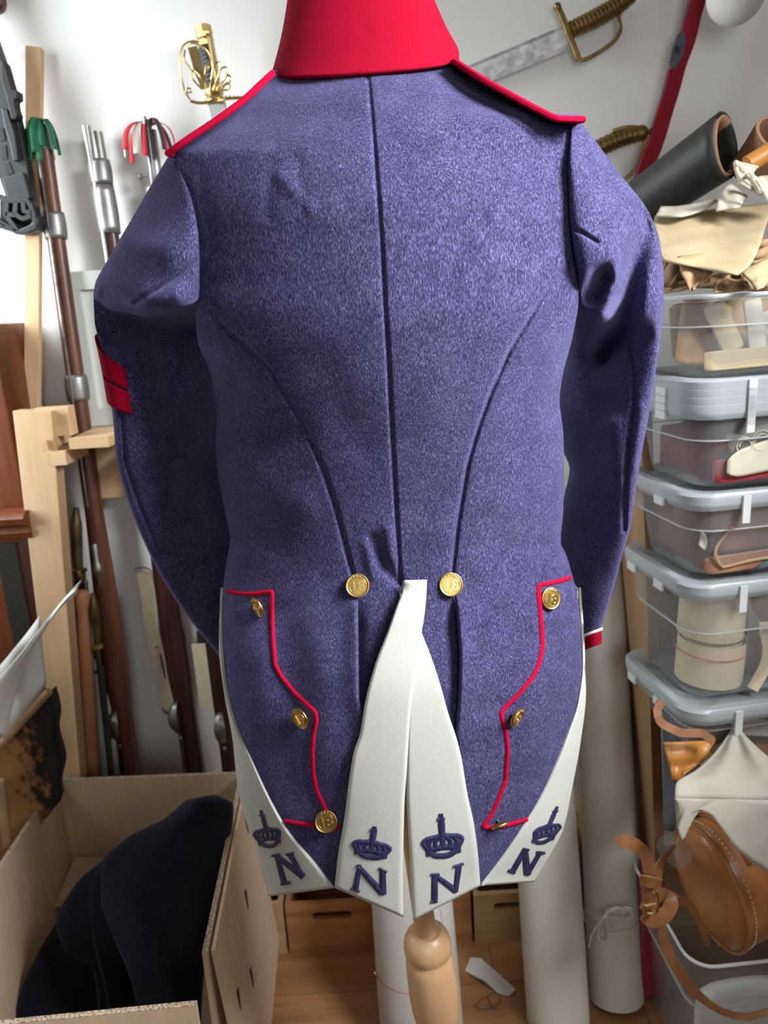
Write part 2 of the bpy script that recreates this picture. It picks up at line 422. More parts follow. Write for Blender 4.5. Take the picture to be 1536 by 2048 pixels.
torso_dents = Dents([
    (center_seam, 4.5, .0045), (prin_l, 5, .005), (prin_r, 5, .005),
    ([(905,158),(960,190),(1060,270),(1125,345)], 3.6, .0034),
    ([(395,340),(408,420),(420,520)], 14, .003),
    ([(535,430),(545,330)], 14, .0018), ([(560,350),(620,420)], 16, -.0025), ([(595,320),(605,420)], 12, .0015),
    ([(960,420),(1010,360)], 12, .0020), ([(985,430),(1030,375)], 14, -.0025),
    ([(830,410),(860,395)], 12, .0015),
    ([(745,1080),(765,1130),(800,1172)], 12, .006), ([(775,1060),(785,1120)], 11, -.004), ([(735,1090),(745,1150)], 12, -.004),
    ([(440,905),(520,900),(600,870)], 26, .005), ([(470,960),(600,1010)], 40, -.006), ([(450,1060),(560,1100)], 26, .004),
    ([(1120,800),(1060,830)], 24, .003), ([(1110,1060),(1000,1110)], 26, .003), ([(1060,960),(1000,1010)], 34, -.003),
    ([(640,730),(720,900)], 40, .002), ([(840,640),(900,560)], 40, .002), ([(420,700),(470,760)], 20, .003),
])
def body_Y(px, py, dents=True):
    xl, xr = XLf(py), XRf(py); xc = (xl+xr)/2; hw = (xr-xl)/2
    u = max(-1, min(1, (px-xc)/hw)); m = Mf(py)
    e = (1-math.sqrt(1-.975*u*u))/(1-math.sqrt(.025))
    Y = Y0f(py) + Cf(py)*((1-m)*u*u+m*e)
    if dents: Y += torso_dents(px, py)*min(1, 4*(1-abs(u)))
    return Y
jb = W(790, 1170, 0); coat = thing('tail_coat', 'dark navy wool tail coat with red collar and white turnbacks on a stand', 'coat', (jb.x, 0.0, .72))
COATP = []          # (verts, faces) used to seat trimmings
NAVY = []
def keep(mb, navy=True):
    COATP.append((list(mb.v), list(mb.f)))
    if navy: NAVY.append(COATP[-1])
def cosd(n): return [.5-.5*math.cos(math.pi*i/n) for i in range(n+1)]
def xof(poly):
    return pchip([p[1] for p in poly], [p[0] for p in poly])
csf, plf, prf = xof(center_seam), xof(prin_l), xof(prin_r)
def row_panel(name, lf, rf, y0, y1, n, m, mt='navy_wool', off=0.0, ext=None):
    rows = []
    for i in range(n+1):
        y = y0+(y1-y0)*i/n; a, b = lf(y), rf(y)
        rows.append([W(a+(b-a)*s, y, body_Y(a+(b-a)*s, y)+off) for s in cosd(m)])
    if ext:      # the pleat running on below the waist
        L, R_, side = ext
        for a, b in list(zip(curve(L, 61), curve(R_, 61)))[1:]:
            r = []
            for s in cosd(m):
                x = a[0]+(b[0]-a[0])*s; y = a[1]+(b[1]-a[1])*s; e = s if side == 'l' else 1-s
                k = max(0, min(1, (y-y1)/90)); k = k*k*(3-2*k)
                r.append(W(x, y, body_Y(x, y)+skirt_w(x, y)*k+(.006+.012*math.exp(-(e/.22)**2))*k))
            rows.append(r)
    mb = MB().grid(rows); keep(mb)
    return mb.build(name, mt, coat, solid=.003, angle=180, recalc=False, offset=1)
skirt_w = Dents([([(560,1230),(600,1400)], 45, .006), ([(500,1300),(520,1440)], 40, -.005), ([(1020,1250),(1000,1400)], 45, .005),
                 ([(640,1300),(660,1500)], 40, -.005), ([(1080,1330),(1060,1500)], 40, -.004), ([(560,1500),(640,1640)], 40, .004)])
lf_c = lambda y: XLf(y) if y < 588 else plf(y)
rf_c = lambda y: XRf(y) if y < 525 else prf(y)
row_panel('back_panel', lf_c, csf, 140, 1178, 300, 130, ext=([(plf(1178),1178),(709,1240),(709,1340),(712,1430),(706,1500)], [(csf(1178),1178),(800,1260),(790,1380),(780,1500)], 'l'))
row_panel('back_panel', csf, rf_c, 118, 1178, 300, 130, ext=([(csf(1178),1178),(812,1260),(830,1340),(850,1420),(880,1520)], [(prf(1178),1178),(916,1230),(926,1300),(928,1430),(926,1520)], 'r'))
# front half of the body (chest side, turned away)
rows = []
for i in range(61):
    y = 152+(1176-152)*i/60; xl, xr = XLf(y), XRf(y)
    a = W(xl, y, body_Y(xl, y)); b = W(xr, y, body_Y(xr, y)); Fd = .06+.17*min(1, max(0, (y-120)/300))
    r = []
    for k in range(25):
        th = math.pi*k/24; u = -math.cos(th)
        p = a.lerp(b, (u+1)/2); p.y += Fd*math.sin(th)**.8; r.append(p)
    rows.append(r)
mb = MB().grid(rows); mb.build('front_panel', 'navy_wool', coat, solid=.003, angle=180)

# ---- skirts
def ruled(L, R, n, m, off=0.0, depth=None, clus=False, smooth=True):
    cv = curve if smooth else lin
    Ls, Rs = cv(L, n+1), cv(R, n+1); ss = cosd(m) if clus else [i/m for i in range(m+1)]
    rows = []
    for a, b in zip(Ls, Rs):
        r = []
        for s in ss:
            x = a[0]+(b[0]-a[0])*s; y = a[1]+(b[1]-a[1])*s
            o = off(s, y) if callable(off) else off
            r.append(W(x, y, (depth or body_Y)(x, y)+o))
        rows.append(r)
    return MB().grid(rows)
skirt_w = Dents([([(560,1230),(600,1400)], 45, .006), ([(500,1300),(520,1440)], 40, -.005), ([(1020,1250),(1000,1400)], 45, .005),
                 ([(640,1300),(660,1500)], 40, -.005), ([(1080,1330),(1060,1500)], 40, -.004), ([(560,1500),(640,1640)], 40, .004)])
def skirt_Y(x, y): return body_Y(x, y)+skirt_w(x, y)
outL = [(444,1176),(440,1202),(438,1293),(448,1384),(466,1486),(473,1557),(491,1638),(516,1709),(537,1793)]
inL = [(445,1176),(443,1252),(450,1354),(471,1445),(506,1527),(539,1598),(577,1664),(628,1725),(668,1776)]
DL = [(805,1162),(804,1180),(793,1212),(775,1263),(750,1329),(730,1405),(720,1466),(707,1506),(697,1567),(689,1633),(676,1709),(669,1776)]
DR = [(854,1160),(853,1185),(851,1212),(843,1268),(838,1313),(826,1384),(819,1456),(814,1537),(809,1608),(807,1684),(806,1760),(807,1835)]
ER = [(842,1262),(862,1313),(882,1374),(896,1425),(913,1476),(923,1516),(935,1588),(948,1648),(956,1709),(961,1772)]
EL = [(836,1262),(828,1330),(818,1420),(814,1500),(813,1582),(816,1660),(819,1709),(826,1841)]
outR = [(1158,1176),(1161,1214),(1167,1303),(1172,1384),(1161,1486),(1146,1567),(1126,1659),(1100,1709),(1067,1764)]
inR = [(1158,1176),(1166,1328),(1156,1405),(1136,1466),(1111,1532),(1080,1598),(1050,1648),(1009,1709),(961,1772)]
foldL = [(713,1172),(715,1196),(717,1303),(718,1384),(726,1440)]
foldR = [(906,1172),(910,1196),(916,1252),(920,1313),(917,1405),(913,1466)]
mL = foldL + [(720,1470),(707,1512),(699,1567),(691,1633),(678,1709),(670,1774)]
mR = foldR + [(923,1516),(935,1588),(947,1648),(955,1709),(960,1770)]
def fold_off(side):
    def f(s, y):
        e = s if side == 'r' else 1-s
        k = max(0, min(1, (1520-y)/120))
        return -.008*k*math.exp(-((1-e)/.10)**2) + .006*k*math.exp(-((1-e)/.012)**2)
    return f
def side_skirt(lf, rf, y0, L, R, side):
    rows = []; m = 80; ss = cosd(m)
    n = int((1168-y0)/5)
    for i in range(n+1):
        y = y0+(1168-y0)*i/n; a, b = lf(y), rf(y)
        rows.append([W(a+(b-a)*q, y, body_Y(a+(b-a)*q, y)) for q in ss])
    fo = fold_off(side); Ls, Rs = curve(L, 121), curve(R, 121)
    for k, (a, b) in enumerate(zip(Ls, Rs)):
        r = []; f = min(1, k/8)
        for q in ss:
            x = a[0]+(b[0]-a[0])*q; y = a[1]+(b[1]-a[1])*q
            r.append(W(x, y, body_Y(x, y)+(skirt_w(x, y)+fo(q, y))*f))
        rows.append(r)
    mb = MB().grid(rows); keep(mb)
    return mb.build('side_panel', 'navy_wool', coat, solid=.003, angle=180, recalc=False, offset=1)
side_skirt(XLf, plf, 588, [(x+2, y) for x, y in outL[:-1]]+[(560,1786)], mL, 'r')
side_skirt(prf, XRf, 525, mR, [(x-2, y) for x, y in outR[:-1]]+[(1050,1764)], 'l')
# white turnbacks
def edge_round(base, er=.0025):
    def f(s, y): return base+er*(math.exp(-(s/.03)**2)+math.exp(-((1-s)/.03)**2))
    return f
turnbacks = {}
def turnback(key, L, R, off, n=90, m=28):
    mb = ruled(L, R, n, m, edge_round(off), skirt_Y, True)
    o = mb.build('turnback', 'white_wool', coat, solid=.0028, angle=180, recalc=False, offset=1)
    turnbacks[key] = (o, BVHTree.FromPolygons(mb.v, mb.f)); keep(mb, False); return mb
turnback('a', outL, inL, -.0045)
turnback('e', EL, ER, -.006)
turnback('d', DL, DR, -.012)
turnback('b', inR, outR, -.0045)

# ---- sleeves
def sleeve_fn(rows, dents):
    n = len(rows); idx = list(range(n))
    cols = [pchip(idx, [r[k] for r in rows]) for k in range(9)]
    def S(t, th):
        xl, yl, xr, yr, YL, YR, b, f, sag = [c(t) for c in cols]
        u = math.sin(th); c = math.cos(th); s = (u+1)/2
        Yb = YL+(YR-YL)*s
        if c >= 0:
            px = xl+(xr-xl)*s; py = yl+(yr-yl)*s+sag*c
            return W(px, py, Yb-b*c+dents(px, py)*min(1, c*2))
        p = W(xl+(xr-xl)*s, yl+(yr-yl)*s, Yb); p.y += f*(-c)
        return p
    return S
def sleeve_mesh(S, n, t0, t1, name, parent, seg=160, nr=260, mt='navy_wool', solid=.003):
    rows = []
    for i in range(nr+1):
        t = t0+(t1-t0)*i/nr
        rows.append([S(t, -math.pi+2*math.pi*k/seg) for k in range(seg)])
    mb = MB().grid(rows, close_u=True)
    # make normals point outwards
    o = mb.build(name, mt, parent, solid=solid, angle=180, recalc=True)
    return o, mb
Lrows = [
 (342,304,353,322,-.050,-.066,.004,.03,0), (305,365,384,405,-.030,-.086,.015,.06,0), (262,440,396,471,-.020,-.088,.030,.09,4),
 (215,520,399,545,-.010,-.082,.045,.10,14), (190,568,399,588,.000,-.070,.055,.11,36), (187,590,401,598,.010,.050,.012,.10,46),
 (189,640,408,636,.012,.130,.012,.10,30), (203,700,430,690,.016,.165,.040,.09,10), (225,830,445,810,.026,.190,.054,.09,0),
 (233,920,460,900,.036,.200,.054,.09,0), (255,1000,480,970,.055,.220,.045,.08,0), (300,1110,500,1060,.090,.225,.042,.08,0),
 (365,1220,525,1170,.120,.225,.040,.07,0), (437,1312,545,1260,.150,.220,.036,.06,0), (455,1345,555,1292,.160,.220,.036,.06,0)]
Ld = Dents([([(392,520),(341,561),(270,606)], 4.5, .007), ([(259,640),(250,700),(244,760),(243,830),(250,920),(275,1000),(315,1100)], 4.5, .007),
            ([(210,596),(235,606),(262,632)], 15, .018), ([(300,600),(350,590)], 22, -.010), ([(235,480),(330,500)], 30, -.006),
            ([(280,760),(300,900)], 20, -.006), ([(330,700),(345,780)], 18, .012), ([(290,960),(320,1010)], 16, -.005), ([(225,850),(240,940)], 10, .004)])
SL = sleeve_fn(Lrows, Ld)
slL, mbL = sleeve_mesh(SL, len(Lrows), 0, len(Lrows)-1, 'sleeve', coat); keep(mbL)
Rrows = [
 (1143,250,1164,246,-.062,-.050,.004,.03,0), (1138,340,1238,345,-.084,-.030,.020,.06,0), (1139,423,1298,425,-.086,-.020,.035,.09,5),
 (1145,485,1320,485,-.085,-.010,.045,.10,10), (1156,560,1328,560,-.075,.000,.050,.10,10), (1157,604,1328,610,-.040,-.005,.045,.10,22),
 (1142,680,1319,690,.130,-.005,.034,.10,10), (1120,760,1306,780,.190,.008,.050,.09,0), (1112,840,1294,850,.195,.018,.056,.09,0),
 (1131,908,1280,925,.190,.032,.054,.085,0), (1144,945,1271,985,.185,.052,.050,.08,0), (1133,1000,1264,1040,.185,.072,.048,.08,0),
 (1118,1080,1246,1105,.200,.088,.036,.07,0), (1122,1180,1226,1180,.185,.110,.034,.06,0), (1150,1278,1202,1258,.165,.130,.028,.05,0)]
Rd = Dents([([(1146,458),(1165,466),(1194,484)], 4, .006), ([(1259,695),(1266,737),(1268,799),(1255,903),(1249,998),(1249,1060)], 4.5, .008),
            ([(1290,430),(1278,480),(1266,530),(1256,590),(1238,650),(1200,710)], 27, (.020, .100)), ([(1204,560),(1186,590)], 21, .050), ([(1236,520),(1228,590),(1196,640)], 16, -.012),
            ([(1318,450),(1322,560),(1315,660)], 16, -.008), ([(1225,850),(1230,960)], 22, -.010), ([(1190,760),(1215,800)], 26, .02), ([(1285,820),(1270,930)], 12, -.004)])
SR = sleeve_fn(Rrows, Rd)
slR, mbR = sleeve_mesh(SR, len(Rrows), 0, len(Rrows)-1, 'sleeve', coat); keep(mbR)
# cuffs: red band with white piping at the sleeve ends
def cuff(S, tn, parent, drop):
    top = [S(tn, -math.pi+2*math.pi*k/40) for k in range(40)]; c = sum(top, Vector())/40
    prev = [S(tn-.5, -math.pi+2*math.pi*k/40) for k in range(40)]; c0 = sum(prev, Vector())/40
    d = (c-c0).normalized()
    rows = [[c+(p-c)*k+d*h for p in top] for k, h in ((.98, -.004), (1.03, 0), (1.02, drop*.5), (1.0, drop), (.93, drop), (.9, drop*.4))]
    MB().grid(rows, close_u=True).build('cuff', 'red_wool', parent, angle=60)
    MB().tube([c+(p-c)*1.04 for p in top], .0022, 6, closed=True).build('cuff_piping', 'white_cord', parent)
cuff(SR, len(Rrows)-1, slR, .024); cuff(SL, len(Lrows)-1, slL, .024)
# red rank stripes on the left sleeve
def t_at(S, th, y, n):
    lo, hi = 5.0, n-1.0
    for _ in range(30):
        mid = (lo+hi)/2
        if PX(S(mid, th))[1] < y: lo = mid
        else: hi = mid
    return lo
SL0 = sleeve_fn(Lrows, lambda px, py: 0.0)
def stripe(ya0, ya1, yb0, yb1):
    """a = outer silhouette (theta -pi/2), b = at the sleeve seam"""
    rows = []; seam_th = -.72
    for i in range(9):
        f = i/8; r = []
        for k in range(25):
            g = k/24; th = -2.6+(seam_th+2.6)*g
            s = (math.sin(th)+1)/2 if th > -math.pi/2 else 0
            q = max(0, (th+math.pi/2)/(seam_th+math.pi/2)) if th > -math.pi/2 else (th+math.pi/2)*.9
            ya = ya0+(ya1-ya0)*f; yb = yb0+(yb1-yb0)*f
            y = ya+(yb-ya)*(q**.8 if q > 0 else q)
            t = t_at(SL0, th, y, len(Lrows)); p = SL0(t, th)
            e = .002; nx = (SL0(t, th+e*5)-SL0(t, th-e*5)).cross(SL0(t+.02, th)-SL0(t-.02, th)).normalized()
            cc = (SL0(t, 0)+SL0(t, math.pi))/2
            if nx.dot(p-cc) < 0: nx = -nx
            r.append(p+nx*.0040)
        rows.append(r)
    MB().grid(rows).build('rank_stripe', 'red_wool', slL, solid=.0015, angle=180, offset=0)
stripe(672, 735, 736, 779); stripe(742, 797, 784, 828)

# ---- collar
def ring_collar():
    rows = []
    tops = [(135,541,919,.030,.108,.06), (112,549,918,.034,.104,.06), (60,563,893,.042,.098,.06), (0,574,868,.052,.092,.06), (-70,584,842,.064,.086,.06)]
    ts = list(range(len(tops))); fs = [pchip(ts, [r[k] for r in tops]) for k in range(6)]
    for i in range(31):
        t = i*4/30; y, xl, xr, Yc, b, f = [q(t) for q in fs]
        r = []
        for k in range(72):
            th = -math.pi+2*math.pi*k/72; u = math.sin(th); c = math.cos(th); s = (u+1)/2
            tilt = (1-t/4)*(18*(1-s)-12*s)+ (6*c if c > 0 else 0)
            yy = y+tilt
            if c >= 0:
                px = xl+(xr-xl)*s
                g = .0016*math.exp(-((px-(722+t*2))/4)**2)
                g += sum(.0007*math.exp(-((yy-yl)/2.2)**2) for yl in (14, 26, 38))*(1 if px < 735 else .3)
                r.append(W(px, yy, Yc-b*c**.6+g))
            else:
                p = W(xl+(xr-xl)*s, yy, Yc); p.y += f*(-c); r.append(p)
        rows.append(r)
    return MB().grid(rows, close_u=True)
mb = ring_collar(); mb.build('collar', 'red_wool', coat, solid=.005, angle=180)
# ---- shoulder straps with red piping
def strap(back, end, width_y, nm='shoulder_strap'):
    B = [W(*p) for p in curve(back, 24)]
    w = Vector((0, width_y, .012)); rows = []
    for s in range(9):
        rows.append([p+w*(s/8)+Vector((0, 0, .004*math.sin(math.pi*s/8))) for p in B])
    o = MB().grid(rows).build(nm, 'navy_wool', coat, solid=.004, angle=180)
    E = [B[-1]+w*(s/8) for s in range(9)]
    path = B + E[1:] + [p+w for p in reversed(B)]
    MB().tube([p+Vector((0, 0, .001)) for p in path], .0036, 8).build('strap_piping', 'red_cord', o)
strap([(546,148,-.052),(520,172,-.068),(495,196,-.080),(435,241,-.088),(368,286,-.090),(336,309,-.086)], None, .075)
strap([(908,124,-.055),(960,158,-.078),(1030,197,-.088),(1085,226,-.092),(1118,240,-.094),(1166,241,-.09)], None, .075)

# ---- trimmings seated on the cloth
_vs, _fs = [], []
for v, f in COATP:
    o = len(_vs); _vs += v; _fs += [tuple(i+o for i in q) for q in f]
coat_bvh = BVHTree.FromPolygons(_vs, _fs)
def seat(px, py, bvh=None, Yfall=-.08):
    d = ray(px, py); h = (bvh or coat_bvh).ray_cast(CAM, d)
    if h[0] is None: return W(px, py, Yfall), -d
    n = h[1]
    if n.dot(d) > 0: n = -n
    return h[0], n
def ribbon(mb, path, width, height, bvh=None, n=None, lift=.0004, smooth=True, prof=5):
    """domed ribbon following the cloth; widths in pixels"""
    n = n or max(3, int(sum(math.dist(a[:2], b[:2]) for a, b in zip(path, path[1:]))/4))
    P = (curve if smooth else lin)(path, n); rows = []
    wv = width if isinstance(width, (list, tuple)) else [width, width]
    for i, p in enumerate(P):
        a = P[max(0, i-1)]; b = P[min(n-1, i+1)]; tx, ty = b[0]-a[0], b[1]-a[1]; L = math.hypot(tx, ty) or 1
        nx, ny = -ty/L, tx/L; w = float(np.interp(i/(n-1), [k/(len(wv)-1) for k in range(len(wv))], wv))
        c, nn = seat(p[0], p[1], bvh); r = []
        for k in range(prof):
            s = -1+2*k/(prof-1)
            q = W(p[0]+nx*w/2*s, p[1]+ny*w/2*s, c.y)
            hq, _ = seat(p[0]+nx*w/2*s, p[1]+ny*w/2*s, bvh)
            if abs(hq.y-c.y) < .02: q = hq
            r.append(q + nn*(lift+height*math.sqrt(max(0, 1-s*s*.98))))
        rows.append(r)
    mb.grid(rows); return mb
# pocket piping
pk = [(456,1182),(475,1186),(505,1188),(530,1184),(545,1183),(545,1200),(545,1240),(547,1290),(551,1330),(565,1355),(590,1385),(615,1408),(632,1424),(634,1440),(628,1470),(626,1500),(627,1545),(634,1580),(650,1615),(668,1640),(677,1656),(640,1652),(600,1646),(570,1641)]
ribbon(MB(), pk, 8.5, .0026, smooth=False, n=170).build('pocket_piping', 'red_cord', coat, angle=180)
pk = [(1140,1155),(1120,1162),(1100,1166),(1078,1170),(1077,1185),(1080,1220),(1083,1260),(1085,1290),(1080,1320),(1068,1350),(1040,1385),(1015,1410),(1002,1425),(1004,1438),(1012,1465),(1015,1500),(1011,1560),(1000,1590),(985,1625),(965,1654),(985,1654),(1020,1648),(1054,1638)]
ribbon(MB(), pk, 8.5, .0026, smooth=False, n=170).build('pocket_piping', 'red_cord', coat, angle=180)
# frayed top edge of the front turnback
o, bv = turnbacks['d']
# embroidery: imperial crown and letter N on each turnback
def zz(p): return (480+p[0]/2.327, 1580+p[1]/2.327)
def letter(key, strokes):
    o, bv = turnbacks[key]; mb = MB()
    for a, b, w in strokes:
        ribbon(mb, [zz(a), zz(b)], [x*1.12/2.327 for x in (w if isinstance(w, tuple) else (w, w))], .0016, bv, n=9, smooth=False)
    mb.build('embroidered_letter', 'thread_navy', o, angle=180)
letter('a', [((172,308),(206,430),(20,26)), ((150,306),(190,297),12), ((193,438),(238,428),13), ((172,308),(297,403),(20,30)), ((232,296),(296,404),(24,18)), ((216,300),(254,291),12)])
letter('d', [((556,360),(538,460),(20,26)), ((542,352),(566,352),12), ((518,456),(558,472),13), ((558,362),(662,478),(22,30)), ((664,372),(666,484),(26,30)), ((646,362),(684,380),12)])
letter('e', [((906,388),(905,516),(26,28)), ((888,392),(928,390),12), ((888,518),(920,516),14), ((910,398),(1004,468),(20,28)), ((1018,352),(1003,472),(26,20)), ((993,356),(1040,341),13)])
letter('b', [((1328,272),(1268,378),(22,24)), ((1246,372),(1278,384),12), ((1318,272),(1345,278),10), ((1326,280),(1337,392),(26,32)), ((1394,292),(1336,392),(20,20)), ((1378,288),(1417,292),12)])
def crown(key, c, X, Yv):
    o, bv = turnbacks[key]; mb = MB(); S = math.hypot(*X)
    def T(p): return zz((c[0]+X[0]*p[0]+Yv[0]*p[1], c[1]+X[1]*p[0]+Yv[1]*p[1]))
    def st(pts, w, n=14): ribbon(mb, [T(p) for p in pts], [q*1.3*S/2.327 for q in (w if isinstance(w, tuple) else (w, w))], .0016, bv, n=n)
    st([(-.62,-.62),(-.35,-.88),(0,-.95),(.35,-.88),(.62,-.62)], (.22,.22))
    st([(-.66,-.5),(-.3,-.42),(0,-.38),(.3,-.42),(.66,-.5)], .22)
    st([(-.64,-.8),(-.68,-.5),(-.86,-.15),(-.97,.08)], (.3,.14)); st([(.64,-.8),(.68,-.5),(.86,-.15),(.97,.08)], (.3,.14))
    st([(-.97,.06),(-.7,.28),(-.4,.3),(-.1,.36)], (.14,.22)); st([(.97,.06),(.7,.28),(.4,.3),(.1,.36)], (.14,.22))
    st([(-.5,-.45),(-.68,-.1),(-.55,.22)], .2); st([(.5,-.45),(.68,-.1),(.55,.22)], .2)
    st([(-.25,-.42),(-.36,-.1),(-.2,.3)], .17); st([(.25,-.42),(.36,-.1),(.2,.3)], .17)
    st([(0,-.45),(0,.3),(0,.9),(0,1.85)], (.22,.22,.26,.16), 20)
    st([(-.17,1.45),(0,1.48),(.17,1.45)], .14, 6)
    mb.build('embroidered_crown', 'thread_navy', o, angle=180)
crown('a', (128,203), (64,-8), (-16,-60))
crown('d', (614,262), (92,14), (7,-52))
crown('e', (943,238), (98,-12), (-5,-71))
crown('b', (1428,186), (64,-12), (26,-60))

# ---- buttons
def text_mesh(body, size, depth):
    cu = bpy.data.curves.new('t', 'FONT'); cu.body = body; cu.size = size; cu.extrude = depth; cu.align_x = 'CENTER'; cu.align_y = 'CENTER'; cu.resolution_u = 3
    ob = bpy.data.objects.new('t', cu); C.objects.link(ob); dg = bpy.context.evaluated_depsgraph_get()
    me = bpy.data.meshes.new_from_object(ob.evaluated_get(dg)); bpy.data.objects.remove(ob); bpy.data.curves.remove(cu)
    return [v.co.copy() for v in me.vertices], [tuple(p.vertices) for p in me.polygons]
num_v, num_f = text_mesh('18', .0165, .0009)
def button(px, py, diam_px, nrm, upv, lift=.009):
    p, n = seat(px, py)
    ax = (_R*nrm[0]+_U*nrm[1]-_F*nrm[2]).normalized()
    c = p-ray(px, py)*lift
    r = diam_px/2*(c-CAM).dot(_F)/FPX
    prof = [(r*.2, -.0035), (r*.75, -.0025), (r*.97, -.0008), (r, .0002), (r*.985, .0012), (r*.93, .0014), (r*.90, .0010), (r*.76, .0012), (r*.74, .0020), (r*.69, .0020), (r*.67, .0012), (r*.4, .0013), (r*.02, .0013)]
    b = MB().lathe(prof, c, ax, 32).build('button', 'gold', coat, angle=50)
    up = (_R*upv[0]+_U*upv[1]); up = (up-ax*up.dot(ax)).normalized(); rt = up.cross(ax)
    k = r/.0132
    mb = MB().add([c+(rt*v.x+up*(v.y-.001))*k+ax*(.0016+v.z) for v in num_v], num_f)
    for a in (-.35, 0, .35):
        mb.lathe([(.0011*k, 0), (.0009*k, .0008), (.0002, .0011)], c+(rt*math.sin(a)+up*math.cos(a))*r*.78+ax*.0012, ax, 8)
    mb.build('numeral', 'gold_relief', b, smooth=False)
    MB().tube([c-ax*.003, c-ax*.0065, p+n*.0005], .0016, 8).build('shank', 'silver', b)
button(715, 1171, 48, (-.05, .1, 1), (-.12, 1))
button(902, 1169, 48, (.05, .1, 1), (.02, 1))
button(1102, 1197, 45, (.42, .05, .95), (.25, 1))
button(515, 1214, 44, (-.78, -.42, .55), (-.6, .8))
button(600, 1437, 45, (-.62, -.30, .75), (-.5, .85))
button(652, 1643, 46, (-.1, .05, 1), (-.2, 1))
button(1034, 1435, 44, (.72, -.42, .6), (.6, .8))
button(1000, 1651, 42, (.35, -.90, .42), (.35, .9))

# ---- loose wool fibres standing off the cloth
_nv, _nf = [], []
for v, f in NAVY:
    o = len(_nv); _nv += v; _nf += [tuple(i+o for i in q) for q in f]
navy_bvh = BVHTree.FromPolygons(_nv, _nf); rng = random.Random(11); fz = MB(); cnt = 0
while cnt < 3600:
    px, py = rng.uniform(190, 1325), rng.uniform(150, 1760)
    h = navy_bvh.ray_cast(CAM, ray(px, py))
    if h[0] is None: continue
    cnt += 1; p, nn = h[0], h[1]
    if nn.dot(ray(px, py)) > 0: nn = -nn
    ang = rng.gauss(1.35, .75); t0 = _R*math.cos(ang)-_U*math.sin(ang); t0 = (t0-nn*t0.dot(nn)).normalized(); sd = nn.cross(t0)
    Lf = rng.uniform(.003, .009); cv_ = rng.uniform(-.5, .5); lf_ = rng.uniform(.0004, .0016); w = rng.uniform(.00005, .00013); P = []
    for k in range(5):
        t = k/4; P.append(p+t0*Lf*(t-.5)+sd*Lf*cv_*t*t+nn*(.0002+lf_*math.sin(math.pi*(t*.8+.1))))
    fz.grid([[q-sd*w, q+sd*w] for q in P])
fzo = fz.build('wool_fuzz', 'fuzz', coat, recalc=False); fzo['kind'] = 'stuff'

# ================================================================ the dress stand
pt = W(850, 1846, .015)
stand = thing('dress_stand', 'turned beech post of the dress stand under the coat tails', 'dress stand', (pt.x+.03, .02, 0))
top = Vector((pt.x-.005, .02, .95)); lowp = W(878, 2140, .02); axd = (W(872, 2048, .02)-W(845, 1850, .02)).normalized()
c0 = W(852, 1868, .02)
MB().tube([c0-axd*.5, c0+axd*.02], .0165, 20).build('rod', 'beech', stand)
prof = [(.0170, -.004), (.024, -.006), (.031, -.001), (.0355, .008), (.0375, .02), (.0370, .028), (.0345, .034), (.0340, .037), (.0365, .042), (.0380, .06), (.0395, .10), (.0385, .14), (.033, .18), (.028, .20), (.0255, .215), (.027, .25), (.030, .30), (.030, .42)]
MB().lathe(prof, c0, axd, 40).build('turned_post', 'beech', stand, angle=50)
bt = c0+axd*.41
MB().lathe([(.03, bt.z), (.032, .05), (.05, .03), (.15, .02), (.16, .01), (.155, 0)], (bt.x, bt.y, 0), (0, 0, 1), 40).build('base', 'beech', stand, angle=40)
rows = []
for i in range(21):
    y = 330+(1120-330)*i/20; xl, xr = XLf(y)+70, XRf(y)-70
    a = W(xl, y, body_Y(xl, y, False)+.06); b = W(xr, y, body_Y(xr, y, False)+.06); m = (a+b)/2; hw = (b-a).length/2
    rows.append([Vector((m.x+hw*math.cos(t), m.y+.01+.085*math.sin(t), m.z)) for t in [2*math.pi*k/24 for k in range(24)]])
MB().grid(rows, close_u=True, cap=True).build('torso_form', 'linen', stand)

# ================================================================ muskets on the rack
def ribbons(parent, M0, e, n, d, mats, spread, length, width, cnt):
    for k in range(cnt):
        a = -1.7+3.4*k/(cnt-1)+random.uniform(-.15, .15)
        out = (e*math.sin(a)+n*math.cos(a)*.8).normalized()
        L = length*random.uniform(.7, 1.12); sp = spread*random.uniform(.75, 1.25)*(1 if abs(a) > .5 else .7); P = []
        for i in range(13):
            t = i/12
            P.append(M0+out*(sp*(1-(1-t)**2.4)+.006*t)+Vector((0, 0, .014*math.sin(min(1, t*3)*math.pi/2)-L*t**1.8+.003*math.sin(5*t+k))))
        sd = out.cross(Vector((0, 0, 1))).normalized(); rows = []
        for i, p in enumerate(P):
            w = (.55+.45*min(1, i/4))*width/2; q = .5*math.sin(k*2.3)+i*.05
            tw = sd*math.cos(q)+out*math.sin(q)
            rows.append([p-tw*w, p+out*.0015, p+tw*w])
        MB().grid(rows).build('ribbon', mats[k % len(mats)], parent, solid=.0012)
